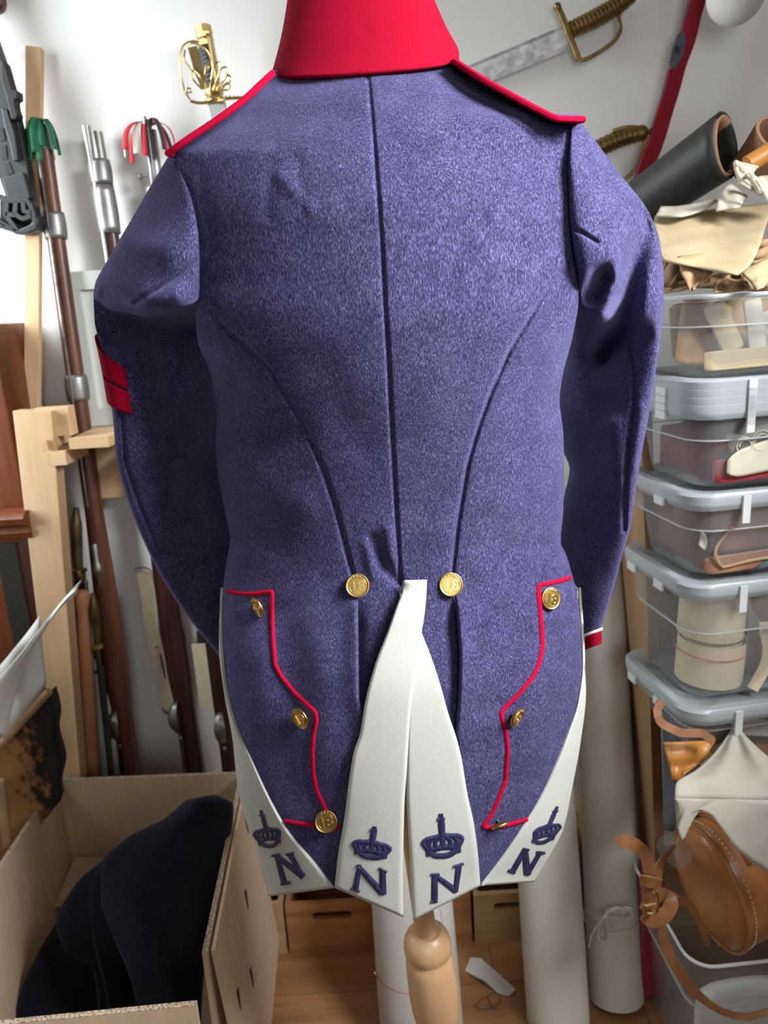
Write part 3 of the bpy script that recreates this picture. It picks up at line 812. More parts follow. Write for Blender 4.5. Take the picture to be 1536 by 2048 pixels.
def musket(label, m0, m1, roll, opts):
    A, B = W(*m0), W(*m1); d = (B-A).normalized()
    n = (CAM-(A+B)/2); n = (n-d*n.dot(d)).normalized(); e = d.cross(n)
    if e.x < 0: e = -e
    n2 = (n*math.cos(roll)-e*math.sin(roll)).normalized(); e2 = (e*math.cos(roll)+n*math.sin(roll)).normalized()
    def pt(s, a=0, b=0): return A+d*s+e2*a+n2*b
    def s_at(py):
        lo, hi = -.2, 2.2
        for _ in range(40):
            m = (lo+hi)/2
            if PX(pt(m))[1] < py: lo = m
            else: hi = m
        return lo
    send = (A.z-.012)/(-d.z)          # down to the floor
    sl = s_at(opts['lock'])
    end = pt(send)
    t = thing('musket', label, 'musket', (end.x, end.y, 0), 'muskets standing in the rack')
    s0 = s_at(opts['stock_top'])
    # stock
    prof = [(s0, .0150, .013), (s0+.3, .0155, .014), (sl-.42, .0165, .016), (sl-.22, .021, .020), (sl-.08, .0225, .024), (sl+.02, .0225, .024), (sl+.10, .019, .021), (sl+.20, .018, .022), (send-.18, .021, .038), (send-.03, .024, .058), (send, .023, .06)]
    prof = [(p[0], p[1]*1.3, p[2]*1.25) for i, p in enumerate(prof) if i == 0 or p[0] > prof[i-1][0]]
    fa = pchip([p[0] for p in prof], [p[1] for p in prof]); fb = pchip([p[0] for p in prof], [p[2] for p in prof])
    rows = []
    for i in range(61):
        s = s0+(send-s0)*i/60
        rows.append([pt(s, fa(s)*math.cos(q), fb(s)*math.sin(q)-.003) for q in [2*math.pi*k/16 for k in range(16)]])
    MB().grid(rows, close_u=True, cap=True).build('stock', opts.get('wood', 'gun_wood'), t)
    MB().tube([pt(0, 0, -.012), pt(sl-.1, 0, -.012)], [.0122, .0165], 16).build('barrel', 'steel', t)
    rr = opts.get('rod', (0, .0))
    rod = [pt(s, 0, fb(max(s, s0))+.001) for s in (rr[1], .2, .6, sl-.42)]
    MB().tube(rod, .0042, 8).build('ramrod', 'steel' if opts.get('rod_tip') else 'dark_steel', t)
    if opts.get('rod_tip'):
        MB().lathe([(.0042, .11), (.0065, .05), (.0092, 0), (.0080, -.001)], rod[0], d, 14).build('ramrod_tip', 'steel', t)
    for py, ln in opts['bands']:
        s = s_at(py); ri = 1.16
        rows = []
        for q in range(8):
            ss = s-ln/2+ln*q/7; k = 1.10+.10*math.sin(math.pi*q/7)
            rows.append([pt(ss, (fa(max(s, s0))+.0015)*k*math.cos(w), (fb(max(s, s0))+.004)*k*math.sin(w)-.004) for w in [2*math.pi*j/18 for j in range(18)]])
        MB().grid(rows, close_u=True).build('barrel_band', 'steel', t, solid=.0015)
    if opts.get('pipe'):
        s = s_at(opts['pipe'])
        rows = []
        for hh, r in ((-.05, .007), (-.045, .0085), (-.01, .0085), (0, .011), (.012, .015), (.022, .013), (.03, .008), (.05, .006), (.075, .001)):
            rows.append([pt(s+hh, r*math.cos(w), fb(s)-.006+r*.9*math.sin(w)) for w in [2*math.pi*j/14 for j in range(14)]])
        MB().grid(rows, close_u=True, cap=True).build('ramrod_pipe', 'steel', t)
    # lock plate, cock and pan on one side
    sd = -1
    lp = [pt(sl-.10+.17*i/12, sd*(fa(sl)+.002), .004+.013*math.sin(math.pi*i/12)**.6) for i in range(13)] + [pt(sl-.10+.17*i/12, sd*(fa(sl)+.002), .004-.011*math.sin(math.pi*i/12)**.6) for i in range(12, -1, -1)]
    lock = MB().prism(lp, e2*sd*.004).build('lock_plate', 'dark_steel', t, smooth=False)
    ck = [(0, 0), (-.02, .010), (-.042, .012), (-.055, .022), (-.066, .020), (-.078, .006), (-.07, -.004), (-.05, -.004), (-.03, -.008), (0, -.010)]
    MB().prism([pt(sl+.005+q[0], sd*(fa(sl)+.008), q[1]-.002) for q in ck], e2*sd*.008).build('cock', 'dark_steel', lock, smooth=False, bevel=.002)
    MB().lathe([(.0045, 0), (.0055, .004), (.004, .012), (.001, .014)], pt(sl+.0, sd*(fa(sl)+.014), 0), e2*sd, 12).build('cock_screw', 'steel', lock)
    MB().prism([pt(sl-.085+q[0], sd*(fa(sl)+.006), q[1]-.012) for q in ((0, 0), (.03, 0), (.03, -.008), (.012, -.026), (.004, -.026))], e2*sd*.014).build('frizzen', 'dark_steel', lock, smooth=False, bevel=.0015)
    # trigger guard: bow and long tail on the underside
    g = s_at(opts['guard'])
    rows = []
    for i in range(15):
        q = math.pi*i/14; s = g-.040*math.cos(q); h = fb(g)+.022*math.sin(q); wd = .0060+.0085*math.sin(q)**1.5
        rows.append([pt(s, -wd, h-.001), pt(s, 0, h+.004), pt(s, wd, h-.001), pt(s, 0, h-.003)])
    gd = MB().grid(rows, close_u=True, cap=True).build('trigger_guard', 'steel', t)
    MB().strap([pt(s, 0, fb(s)+.001) for s in [g+.03+.16*i/6 for i in range(7)]], [.013, .012, .012, .011, .010, .009, .004], .004, n2).build('guard_tail', 'dark_steel', gd)
    MB().lathe([(.0055, 0), (.0052, .002), (.002, .004)], pt(g+.055, 0, fb(g+.055)+.001), n2, 12).build('guard_screw', 'steel', gd)
    MB().tube([pt(g, 0, fb(g)-.002), pt(g+.004, 0, fb(g)+.012)], .003, 8).build('trigger', 'dark_steel', gd)
    return t, pt, s_at, e2, n2, d, A
m1 = musket('musket with green ribbons at its muzzle, leaning in the rack', (79, 252, .835), (262, 1560, .755), .55,
            dict(lock=1345, guard=1440, stock_top=300, bands=[(452, .055), (776, .058)], pipe=1125, rod=(0, .06)))
t, pt, s_at, e2, n2, d, A = m1
ribbons(t, A+Vector((0, 0, .004)), e2, n2, d, ['ribbon_green'], .032, .085, .0125, 13)
MB().tube([pt(-.004, 0, -.008), pt(.065, 0, -.008)], [.0150, .0185], 16).build('muzzle_cap', 'steel', t)
m2 = musket('bare steel-capped musket with long funnel ramrod, between the two ribboned muskets', (185, 262, .835), (392, 1560, .755), .75,
            dict(lock=1330, guard=1425, stock_top=415, bands=[(345, .05), (420, .10)], rod=(0, -.006), rod_tip=True, wood='gun_wood_dark'))
t, pt, s_at, e2, n2, d, A = m2
sa, sb = s_at(1150), s_at(1420)
up = n2*.6-e2*.8
P = [pt(sa-.01+(sb-sa)*i/10, -.040+.004*math.sin(i*.9), .018+.006*math.sin(i*.6)) for i in range(11)]
MB().strap(P, .040, .004, n2*.9+e2*.1).build('sling', 'buff_strap', t)
MB().tube([P[0]+e2*.024*math.cos(q)+n2*.004-d*(.004+.010*math.sin(q)) for q in [math.pi*i/12 for i in range(13)]], .0014, 6).build('sling_wire', 'old_brass', t)
MB().tube([P[-1]+e2*.018*math.cos(q)+d*(.004+.012*math.sin(q)) for q in [math.pi*i/12 for i in range(13)]], .003, 8).build('sling_swivel', 'dark_steel', t)
m3 = musket('musket with red, white and black ribbons at its muzzle', (297, 258, .835), (466, 1560, .755), .35,
            dict(lock=1330, guard=1445, stock_top=430, bands=[(400, .06), (470, .05)], rod=(0, -.02), wood='gun_wood_dark'))
t, pt, s_at, e2, n2, d, A = m3
ribbons(t, A+Vector((0, 0, .006)), e2, n2, d, ['ribbon_black', 'ribbon_red', 'ribbon_white', 'ribbon_red', 'ribbon_white', 'ribbon_red', 'ribbon_black', 'ribbon_black', 'ribbon_red'], .042, .085, .0125, 11)
P = [pt(s_at(1280)+(s_at(1405)-s_at(1280))*i/8, -.034, .022) for i in range(9)]
MB().strap(P, .034, .004, n2).build('sling', 'buff_strap', t)
MB().lathe([(.003, 0), (.003, .012), (.006, .014), (.006, .02), (.001, .022)], pt(s_at(352), -.012, .008), -e2, 10).build('bayonet_stud', 'steel', t)

# ================================================================ rack, lath, framed panel
def pxbox(pts4, Y, th, dirv=Vector((0, 1, 0))):
    return MB().prism([W(x, y, Y) for x, y in pts4], dirv*th)
b0 = W(165, 1560, .52)
rack = thing('gun_rack', 'pale pine gun rack with a slanting post and notched rail', 'gun rack', (b0.x, .56, 0))
pA, pB = W(64, 822, .665), W(137, 1560, .645)
dv = (pB-pA).normalized(); pE = pA+dv*((pA.z)/(-dv.z))
def post(P0, P1, w, th, name, m, par, w1=None):
    dd = (P1-P0).normalized(); sx = Vector((1, 0, 0)); sx = (sx-dd*sx.dot(dd)).normalized(); sy = dd.cross(sx)
    if sy.y < 0: sy = -sy
    rows = [[p+sx*a*ww/2+sy*b*th for a, b in ((-1, 0), (1, 0), (1, 1), (-1, 1))] for p, ww in ((P0, w), (P1, w1 or w))]
    return MB().grid(rows, close_u=True, cap=True).build(name, m, par, smooth=False, bevel=.0015)
post(pA, pE, .082, .042, 'post', 'pine', rack, .044)
p0, p1 = W(92, 846, .70), W(160, 846, .70)
MB().box(W(112, 842, .70), .075, .035, .062).build('block', 'pine_x', rack, smooth=False, bevel=.001)
# notched rail (notches hold the musket barrels)
zr = W(150, 882, .62).z; xr0 = W(78, 882, .62).x; xr1 = W(760, 840, .62).x
notch = []
for mm in (m1, m2, m3):
    A_, d_ = mm[6], mm[5]; s = (A_.z-zr)/(-d_.z); q = A_+d_*s; notch.append((q.x, q.y))
yb = .862; yf = .655
cols = [(xr0, None)]
for x, y in notch: cols += [(x-.024, y+.022), (x+.024, None)]
cols.append((xr1, None)); bm = bmesh.new()
for (xa, ny), (xb, _) in zip(cols, cols[1:]):
    y0_ = ny if ny else yf
    bmesh.ops.create_cube(bm, size=1, matrix=Matrix.Translation(((xa+xb)/2, (y0_+yb)/2, zr-.011)) @ Matrix.Diagonal((xb-xa, yb-y0_, .022, 1)))
bmesh.ops.remove_doubles(bm, verts=bm.verts, dist=1e-5); bm.verts.index_update()
mb = MB().add([v.co for v in bm.verts], [tuple(v.index for v in q.verts) for q in bm.faces]); bm.free()
mb.build('notched_rail', 'pine_x', rack, smooth=False)
MB().box(((xr0+xr1)/2+.02, .846, zr-.022-.075), xr1-xr0-.02, .028, .15).build('back_board', 'pine_x', rack, smooth=False, bevel=.001)
p2 = Vector((xr1-.02, .72, zr))
post(Vector((xr1-.03, .60, zr+.05)), Vector((xr1-.03, .60, 0)), .05, .042, 'post', 'pine', rack)
for xx in (xr0+.02, xr1-.03):
    MB().box((xx, .75, zr-.04), .03, .19, .03).build('bracket', 'pine_x', rack, smooth=False)
# pale lath standing behind the rack
la, lb = W(66, 92, .855), W(62, 850, .80); dd = (lb-la).normalized(); lc = la+dd*(la.z/(-dd.z))
lo = post(la, lc, .033, .018, 'lath', 'pine', None)
tag(lo, 'tall pale pine lath leaning on the white wall at far left', 'lath')
# framed glass panel leaning on the wall above the rail
fp = [W(140, 543, .865), W(235, 538, .865), W(330, 870, .80), W(150, 878, .80)]
fr = thing('framed_panel', 'grey-green framed glass panel leaning on the wall behind the muskets', 'frame', (fp[2].x, .8, zr))
xL, xR = W(128, 545, .865).x, W(420, 530, .865).x; zt = W(180, 543, .865).z; zb_ = zr+.001
for nm, c, sx, sz in (('frame_rail', ((xL+xR)/2, .845, zt-.02), xR-xL, .04), ('frame_rail', ((xL+xR)/2, .845, zb_+.02), xR-xL, .04)):
    MB().box(c, sx, .018, sz).build(nm, 'frame_grey', fr, smooth=False, bevel=.001)
for x in (xL+.02, xR-.02):
    MB().box((x, .845, (zt+zb_)/2), .04, .018, zt-zb_-.08).build('frame_stile', 'frame_grey', fr, smooth=False, bevel=.001)
MB().box(((xL+xR)/2, .85, (zt+zb_)/2), xR-xL-.08, .006, zt-zb_-.08).build('pane', 'frame_glass', fr, smooth=False)

# ================================================================ edged weapons standing by the rack
def px_tube(pts, r, seg=12, n=None, m=None):
    P = [W(*p) for p in (curve(pts, n) if n else pts)]
    if isinstance(r, (list, tuple)): r = [float(np.interp(i/(len(P)-1), [k/(len(r)-1) for k in range(len(r))], r)) for i in range(len(P))]
    return MB().tube(P, r, seg)
e0 = W(176, 1560, .60)
def to_floor(p, q):
    d = (q-p).normalized(); return p+d*((p.z)/(-d.z))
# sword with an olive-brown grip in a dark scabbard
g = W(152, 1060, .70)
s1 = thing('short_sword', 'short sword with long olive brass grip, right of the pine post', 'sword', (W(200, 1560, .6).x, .62, 0))
px_tube([(153,1016,.76),(152,1024,.76),(153,1060,.757),(155,1110,.753),(158,1150,.75)], [.006,.013,.0125,.0115,.010], n=14).build('grip', 'old_brass', s1)
px_tube([(158,1140,.75),(160,1152,.75),(162,1164,.75)], [.012,.014,.010], n=6).build('ferrule', 'brass', s1)
px_tube([(144,1140,.745),(160,1146,.745),(172,1138,.745)], .005, n=8).build('crossguard', 'old_brass', s1)
a, b = W(162, 1160, .75), W(190, 1560, .735)
MB().strap([a, to_floor(a, b)], .030, .010, (0, -1, 0)).build('scabbard', 'dark_steel', s1, bevel=.003)
# round orange wooden staff with a knob
a, b = W(163, 1180, .72), W(186, 1560, .71); c = to_floor(a, b); ax = c-a; L = ax.length
st = MB().lathe([(.004, 0), (.013, .003), (.0165, .012), (.0175, .03), (.0165, .042), (.0135, .052), (.0140, .06), (.0165, .1), (.0185, .5), (.0185, L-.01), (.016, L)], a, ax, 20).build('staff', 'orange_wood')
tag(st, 'reddish brown wooden staff with rounded knob, beside the pine post', 'staff')
# second blade: olive handle, brass collar, black scabbard
s2 = thing('bayonet', 'sheathed bayonet with brown grip and brass collar, left of the green-ribboned musket', 'bayonet', (W(222, 1560, .6).x, .6, 0))
px_tube([(184,1186,.72),(186,1194,.72),(190,1230,.717),(194,1270,.713),(195,1290,.711)], [.004,.011,.0115,.010,.008], n=14).build('grip', 'old_brass', s2)
p, q = W(195, 1290, .711), W(197, 1300, .71)
MB().lathe([(.008, -.004), (.0125, -.002), (.0125, .008), (.008, .010)], p, q-p, 16).build('collar', 'gilt', s2)
px_tube([(196,1300,.71),(202,1350,.706)], .0055, 10).build('socket', 'old_brass', s2)
a, b = W(200, 1330, .708), W(224, 1560, .70)
MB().tube([a, to_floor(a, b)], [.0085, .007], 10).build('scabbard', 'black_leather', s2)

# ================================================================ sword with pierced brass guard (left, on the wall)
sw = thing('officer_sword', 'sword with gilt openwork guard and black grip standing by the wall', 'sword', (W(565, 850, .77).x, .77, zr))
Ys = .80
def wt(name, paths, r, m, par, n=24, seg=8):
    mb = MB()
    for p in paths: mb.tube([W(x, y, z) for x, y, z in curve([(q[0], q[1], q[2] if len(q) > 2 else Ys) for q in p], n)], r, seg)
    return mb.build(name, m, par)
gz = lambda x, y, o=0: (x, y, Ys+o)
# grip
a, b = W(409, 72, Ys), W(428, 186, Ys); gd = (b-a)
MB().lathe([(.0135, 0), (.0165, .02), (.0175, gd.length*.45), (.016, gd.length*.8), (.0145, gd.length)], a, gd, 8).build('grip', 'grip_black', sw, smooth=False)
mb = MB()
for i in range(11):
    t = .2+.75*i/10; mb.lathe([(.0168, -.001), (.0186, .0), (.0168, .001)], a+gd*t, gd+Vector((.02, 0, .02)), 12, cap=False)
mb.build('grip_wire', 'steel', sw)
MB().lathe([(.001, -.020), (.012, -.020), (.0165, -.018), (.0172, -.004), (.0165, .004), (.0178, .010), (.016, .02)], a, gd, 8).build('pommel', 'gilt', sw, smooth=False)
rows = []
for i in range(16):
    t = i/15; c = a+gd*t
    rows.append([c+Vector((.0155*math.cos(q), .0185*math.sin(q), 0)) for q in (-1.1, -.6, -.1, .4, .9)])
MB().grid(rows).build('backstrap', 'gilt', sw, solid=.0015, offset=1)
MB().lathe([(.016, 0), (.0195, .004), (.0195, .012), (.0165, .016), (.021, .022), (.021, .026), (.012, .027)], W(427, 176, Ys), gd, 20).build('ferrule', 'gilt', sw)
F = -.035
wt('guard', [
 [(405,86),(385,82,Ys-.02),(366,92,Ys-.04),(360,120,Ys-.045),(362,150,Ys-.045),(370,182,Ys-.03),(382,202,Ys-.01)],
 [(372,94,Ys-.04),(384,86,Ys-.05),(402,92,Ys-.05),(418,108,Ys-.045),(424,128,Ys-.04),(414,136,Ys-.045)],
 [(370,100,Ys-.045),(368,118,Ys-.05),(378,134,Ys-.05),(386,150,Ys-.05),(384,160,Ys-.05)],
 [(384,184,Ys-.04),(372,186,Ys-.045),(374,176,Ys-.05),(382,178,Ys-.05)],
 [(404,178,Ys-.03),(392,166,Ys-.045),(384,152,Ys-.05),(388,140,Ys-.05),(398,150,Ys-.05),(408,178,Ys-.03)],
 [(412,180,Ys-.03),(410,150,Ys-.045),(414,128,Ys-.05),(422,122,Ys-.05),(426,134,Ys-.05),(420,178,Ys-.03)],
 [(420,180,Ys-.03),(424,150,Ys-.045),(430,128,Ys-.05),(438,124,Ys-.05),(440,136,Ys-.05),(426,180,Ys-.03)],
 [(428,180,Ys-.03),(436,152,Ys-.045),(444,136,Ys-.045),(452,134,Ys-.045),(454,144,Ys-.045),(434,180,Ys-.03)],
 [(434,182,Ys-.03),(448,160,Ys-.04),(456,150,Ys-.04),(462,156,Ys-.04),(458,166,Ys-.04),(446,172,Ys-.04),(440,182,Ys-.03)],
 [(446,176,Ys-.035),(454,166,Ys-.035),(460,172,Ys-.035),(454,180,Ys-.03),(444,180,Ys-.03)]], .0019, 'gilt', sw)
MB().add([W(x, y, Ys-.045) for x, y in ((376,96),(394,92),(402,118),(408,150),(410,176),(402,176),(388,140),(381,114))], [tuple(range(8))]).build('guard_plate', 'gilt', sw, solid=.002, smooth=False)
wt('crossguard', [[(380,202,Ys-.02),(400,206,Ys-.01),(430,202,Ys-.01),(455,197,Ys-.02),(480,196,Ys-.02),(504,199,Ys-.02)]], .0032, 'gilt', sw)
mb = MB()
for i in range(7): mb.lathe([(.0005, -.004), (.004, 0), (.0005, .004)], W(452+8*i, 195, Ys-.02), (0, 0, 1), 8)
mb.build('quillon_beads', 'gilt', sw)
a, b = W(432, 206, Ys), W(565, 850, .77); b.z = zr+.003
MB().strap([a, a.lerp(b, .5), b], .040, .012, (0.15, -1, 0)).build('scabbard', 'scabbard_steel', sw, bevel=.004)

# ================================================================ wall sabres (right)
def sabre(label, grip, cross, bow, blade, Yw, ribs):
    t = thing('short_sabre', label, 'sabre', W(cross[1][0], cross[1][1], Yw), 'brass hilted sabres on the wall')
    G = curve([(x, y, Yw-.012) for x, y in grip], 30); P = [W(*p) for p in G]
    rad = []
    for i in range(30):
        q = i/29*ribs; rad.append((.0145+.0012*math.sin(q*2*math.pi))*(1.0-.10*abs(i/29-.5)))
    P2 = [W(*p) for p in curve([(x, y, Yw-.012) for x, y in grip], ribs*6+1)]
    rad = [.0165+.0012*math.sin(i/6*2*math.pi)+.0016*math.sin(math.pi*i/(ribs*6)) for i in range(ribs*6+1)]
    MB().tube(P2, rad, 14).build('grip', 'brass', t)
    e, dr = P2[-1], (P2[-1]-P2[-4]).normalized()
    MB().lathe([(.0135, -.004), (.0165, .002), (.0165, .012), (.012, .018), (.006, .020), (.005, .024), (.0065, .028), (.004, .034), (.0005, .035)], e, dr, 18).build('pommel', 'brass', t)
    mb = MB(); Cc = [W(x, y, Yw-.012) for x, y in curve(cross, 12)]
    mb.strap(Cc, .012, .010, (0, -1, 0)); mb.build('crossguard', 'brass', t, bevel=.002)
    MB().lathe([(.0005, -.010), (.007, -.006), (.0085, 0), (.006, .007), (.0045, .012)], Cc[0], Cc[1]-Cc[0], 14).build('quillon_tip', 'brass', t)
    Bw = [W(x, y, Yw-.014) for x, y in curve(bow, 26)]
    MB().strap(Bw, .008, .006, (0, -1, 0)).build('knuckle_bow', 'brass', t, bevel=.0015)
    if blade:
        (ax, ay), (bx, by), w = blade; a, b = W(ax, ay, Yw-.008), W(bx, by, Yw-.002); dd = (b-a).normalized(); sv = dd.cross(Vector((0, 1, 0))).normalized()
        rows = [[p+sv*w/2*s, p+sv*w*.30*s+Vector((0, -.0025, 0)), p-sv*w*.35*s+Vector((0, -.0025, 0)), p-sv*w/2*s+Vector((0, -.0005, 0)), p-sv*w*.35*s+Vector((0, .0025, 0)), p+sv*w*.3*s+Vector((0, .0025, 0))] for p, s in ((a, 1), (a.lerp(b, .5), .98), (a.lerp(b, .9), .9), (b, .2))]
        MB().grid(rows, close_u=True, cap=True).build('blade', 'blade', t, angle=15)
    return t
sabre('bright bladed sabre with ribbed brass hilt high on the wall', [(1142,60),(1172,46),(1205,29),(1236,10),(1252,-2)], [(1115,14),(1126,38),(1140,75),(1152,105),(1158,122)],
      [(1158,122),(1172,118),(1205,100),(1232,78),(1241,58),(1238,36),(1240,22)], ((1140,72), (820,205), .047), .86, 14)
sabre('lower ribbed brass sabre hilt, half hidden behind the coat shoulder', [(1150,330),(1190,301),(1230,282),(1258,272),(1276,268)], [(1120,300),(1135,330),(1152,360),(1180,395)],
      [(1180,395),(1225,372),(1258,352),(1276,330),(1284,300),(1292,272),(1288,258),(1260,254),(1225,262)], None, .85, 13)

# red sash / sword belt hanging on the wall
Yh = .83
Pth = curve([(1402,-40,Yh),(1386,40,Yh),(1368,100,Yh),(1348,160,Yh),(1334,215,Yh),(1318,265,Yh),(1302,310,Yh),(1290,345,Yh),(1278,384,Yh)], 40)
wl = [28,28,27,27,27,29,29,30,27,24]
sash = thing('sword_belt', 'narrow red cloth sword belt with black edge hanging by the sabres', 'belt', W(1285, 385, Yh))
P = [W(*p) for p in Pth]
P = [p+Vector((.001*math.sin(i*.7), -.002*math.sin(i*.45), 0)) for i, p in enumerate(P)]
MB().strap(P, [.035+.0012*math.sin(i*.8) for i in range(40)], .004, (0.25, -1, 0)).build('band', 'sash_red', sash)
MB().strap([p+Vector((-.0155, .001, -.003)) for i, p in enumerate(P)], .008, .006, (0.4, -1, 0)).build('edge', 'ribbon_black', sash)
q = [W(x, y, Yh-.01) for x, y in ((1356,66),(1370,62),(1372,84),(1366,112),(1352,136),(1342,138),(1339,126),(1344,100))]
fro = MB().prism(q, (0, .008, 0)).build('frog', 'grey_felt', sash, smooth=False, bevel=.0008)
MB().prism([W(x, y, Yh-.0115) for x, y in ((1352,92),(1359,92),(1357,106),(1350,106))], (0, .003, 0)).build('frog_slot', 'rifle_black', fro, smooth=False)
MB().strap([W(1262, 386, Yh-.005), W(1282, 378, Yh-.005)], .022, .012, (0, -1, 0)).build('knot', 'sash_red', sash, bevel=.004)
# white ball at the top edge
c = W(1472, -12, .74); rb = .055
mb = MB().lathe([(rb*math.sin(math.pi*i/16), -rb*math.cos(math.pi*i/16)) for i in range(17)], c, (0, 0, 1), 28)
ob = mb.build('pompom', 'white_ball'); tag(ob, 'white round pompom hanging at the top right', 'pompom')
MB().tube([c+Vector((0, 0, rb*.9)), c+Vector((0, .0, .30))], .0015, 6).build('cord', 'string', ob)
# ================================================================ black plastic rifle hanging at far left
rf = thing('black_rifle', 'black plastic rifle hanging butt down at the left edge', 'rifle', W(30, 470, .79))
Yr = .79
def pr(name, pts, Y, th, m, par=rf, bev=.002):
    return MB().prism([W(x, y, Y) for x, y in pts], (0, th, 0)).build(name, m, par, smooth=False, bevel=bev)
pr('receiver', [(-150,-150),(-90,-150),(4,120),(14,150),(24,185),(30,215),(40,260),(48,300),(56,345),(62,392),(64,400),(14,402),(-4,350),(-20,250),(-60,120)], Yr+.008, .03, 'rifle_plastic')
pr('rail', [(0,118),(8,122),(20,165),(24,178),(34,180),(35,196),(28,200),(30,215),(35,228),(32,238),(22,238),(14,200),(2,160)], Yr-.012, .03, 'rifle_black')
pr('cheek_panel', [(2,215),(14,218),(30,270),(36,320),(26,322),(20,290),(8,250)], Yr-.004, .02, 'rifle_plastic')
for pts in ([(-2,258),(6,256),(10,280),(1,282)], [(2,292),(11,290),(14,318),(5,320)], [(8,326),(18,324),(26,346),(14,350)]):
    pr('slot', pts, Yr+.006, .004, 'rifle_black', bev=0)
pr('magazine', [(4,356),(46,344),(56,380),(60,396),(16,402)], Yr-.010, .03, 'rifle_plastic')
mb = MB()
for p in ([(-30,385),(0,392),(18,404),(62,402),(70,420),(75,445)], [(20,404),(18,432),(40,462)], [(38,404),(36,430),(52,440),(70,432)], [(52,404),(54,424),(70,428)], [(18,430),(36,432)], [(-30,430),(0,442),(40,466)]):
    mb.strap([W(x, y, Yr+.005) for x, y in lin(p, 10)], .009, .034, (0, 1, 0))
mb.build('butt_frame', 'rifle_plastic', rf, smooth=False)
pr('butt_recess', [(0,396),(60,404),(70,430),(42,458),(0,440)], Yr+.012, .015, 'rifle_black', bev=0)
pr('butt_plate', [(-40,424),(0,440),(38,458),(60,448),(74,430),(77,444),(72,460),(54,468),(34,468),(-40,444)], Yr-.012, .045, 'rifle_plastic', bev=.004)
# brown wooden end at the very top left
a, b = W(-520, -170, .845), W(12, 12, .845)
ob = MB().tube([a, a.lerp(b, .3), a.lerp(b, .8), a.lerp(b, .97), b], [.016, .020, .030, .026, .014], 16, flat=.8).build('wooden_butt', 'gun_wood', subdiv=1)
tag(ob, 'rounded dark brown wooden butt jutting in at the top left corner', 'gun butt')

# ================================================================ brown cabinet at the left edge
yC = .66
z1 = W(20, 1045, yC).z; xE = W(50, 1045, yC).x; xD = W(72, 1290, yC).x
cab = thing('wooden_cabinet', 'polished reddish brown wooden cabinet at the left edge behind the rack', 'cabinet', (xE-.12, .75, 0))
MB().box((xD-.16, yC+.11, z1/2-.02), .32, .20, z1-.04).build('lower_body', 'cabinet_wood', cab, smooth=False, bevel=.003)
MB().box((W(6, 850, yC).x-.16, yC+.12, z1+.22), .32, .18, .40).build('upper_body', 'cabinet_wood', cab, smooth=False, bevel=.003)
MB().box((xD-.026, yC+.004, (z1-.045)/2), .048, .012, z1-.05).build('shade_strip', 'recess_shade', cab, smooth=False, bevel=.002)  # near-black strip, paints the shaded recess at the cabinet's right side
rows = []
for x in (xE-.30, xE+.012):
    rows.append([Vector((x, yC+.01-o, z1+h)) for o, h in ((-.01, -.04), (.014, -.036), (.022, -.022), (.016, -.010), (.036, 0), (.042, .014), (.032, .024), (-.01, .028))])
MB().grid(rows, close_u=True, cap=True).build('ledge', 'cabinet_wood', cab)

# ================================================================ white leather strips, calf hide pack
def sheet(L, R, n, m, wav=0.0, f1=3, f2=4, smooth=True, seed=0, sagf=None):
    cv = curve if smooth else lin
    A, B = cv(L, n+1), cv(R, n+1); rows = []
    for i, (a, b) in enumerate(zip(A, B)):
        r = []
        for j in range(m+1):
            s = j/m; p = tuple(a[k]+(b[k]-a[k])*s for k in range(3))
            dy = wav*(math.sin(f1*s*math.pi+seed+i/n*2)*.6+math.sin(f2*i/n*math.pi+seed*2+s*1.5)*.6)
            if sagf: dy += sagf(i/n, s)
            r.append(W(p[0], p[1], p[2]+dy))
        rows.append(r)
    return MB().grid(rows)
ob = sheet([(162,1160,.50),(120,1206,.49),(70,1270,.47),(20,1330,.45),(-40,1390,.43)], [(150,1192,.50),(125,1212,.49),(84,1270,.48),(45,1340,.47),(10,1480,.45)], 24, 6, .004).build('leather_strip', 'white_strip', None, solid=.002)
tag(ob, 'white leather strip whose pointed end curls past the pine post', 'leather strip', 'white leather strips')
ob = sheet([(80,1230,.54),(50,1270,.53),(0,1330,.52),(-40,1370,.52)], [(92,1370,.55),(60,1420,.54),(20,1480,.53),(-40,1530,.52)], 20, 8, .006, seed=2).build('leather_strip', 'white_strip', None, solid=.002)
tag(ob, 'broad white leather sheet behind the curling strip at far left', 'leather strip', 'white leather strips')
m, t, b = nt('calf_hide'); N = t.nodes; L = t.links
tc = N.new('ShaderNodeTexCoord'); mp = N.new('ShaderNodeMapping'); mp.inputs['Scale'].default_value = (1, 1, .55); mp.inputs['Rotation'].default_value = (0, .6, 0); L.new(tc.outputs['Object'], mp.inputs[0])
nz = N.new('ShaderNodeTexNoise'); nz.inputs['Scale'].default_value = 70; nz.inputs['Detail'].default_value = 6; L.new(mp.outputs[0], nz.inputs['Vector'])
sp = N.new('ShaderNodeSeparateXYZ'); L.new(tc.outputs['Object'], sp.inputs[0])
ma = N.new('ShaderNodeMath'); ma.operation = 'MULTIPLY_ADD'; ma.inputs[1].default_value = 5.5; L.new(sp.outputs['X'], ma.inputs[0]); L.new(nz.outputs['Fac'], ma.inputs[2])
cr = N.new('ShaderNodeValToRGB'); cr.color_ramp.elements[0].position = .66; cr.color_ramp.elements[0].color = (.36, .19, .07, 1); cr.color_ramp.elements[1].position = .92; cr.color_ramp.elements[1].color = (.008, .007, .006, 1)
q = cr.color_ramp.elements.new(.80); q.color = (.17, .065, .02, 1)
L.new(ma.outputs[0], cr.inputs[0]); L.new(cr.outputs[0], b.inputs['Base Color']); b.inputs['Roughness'].default_value = .7
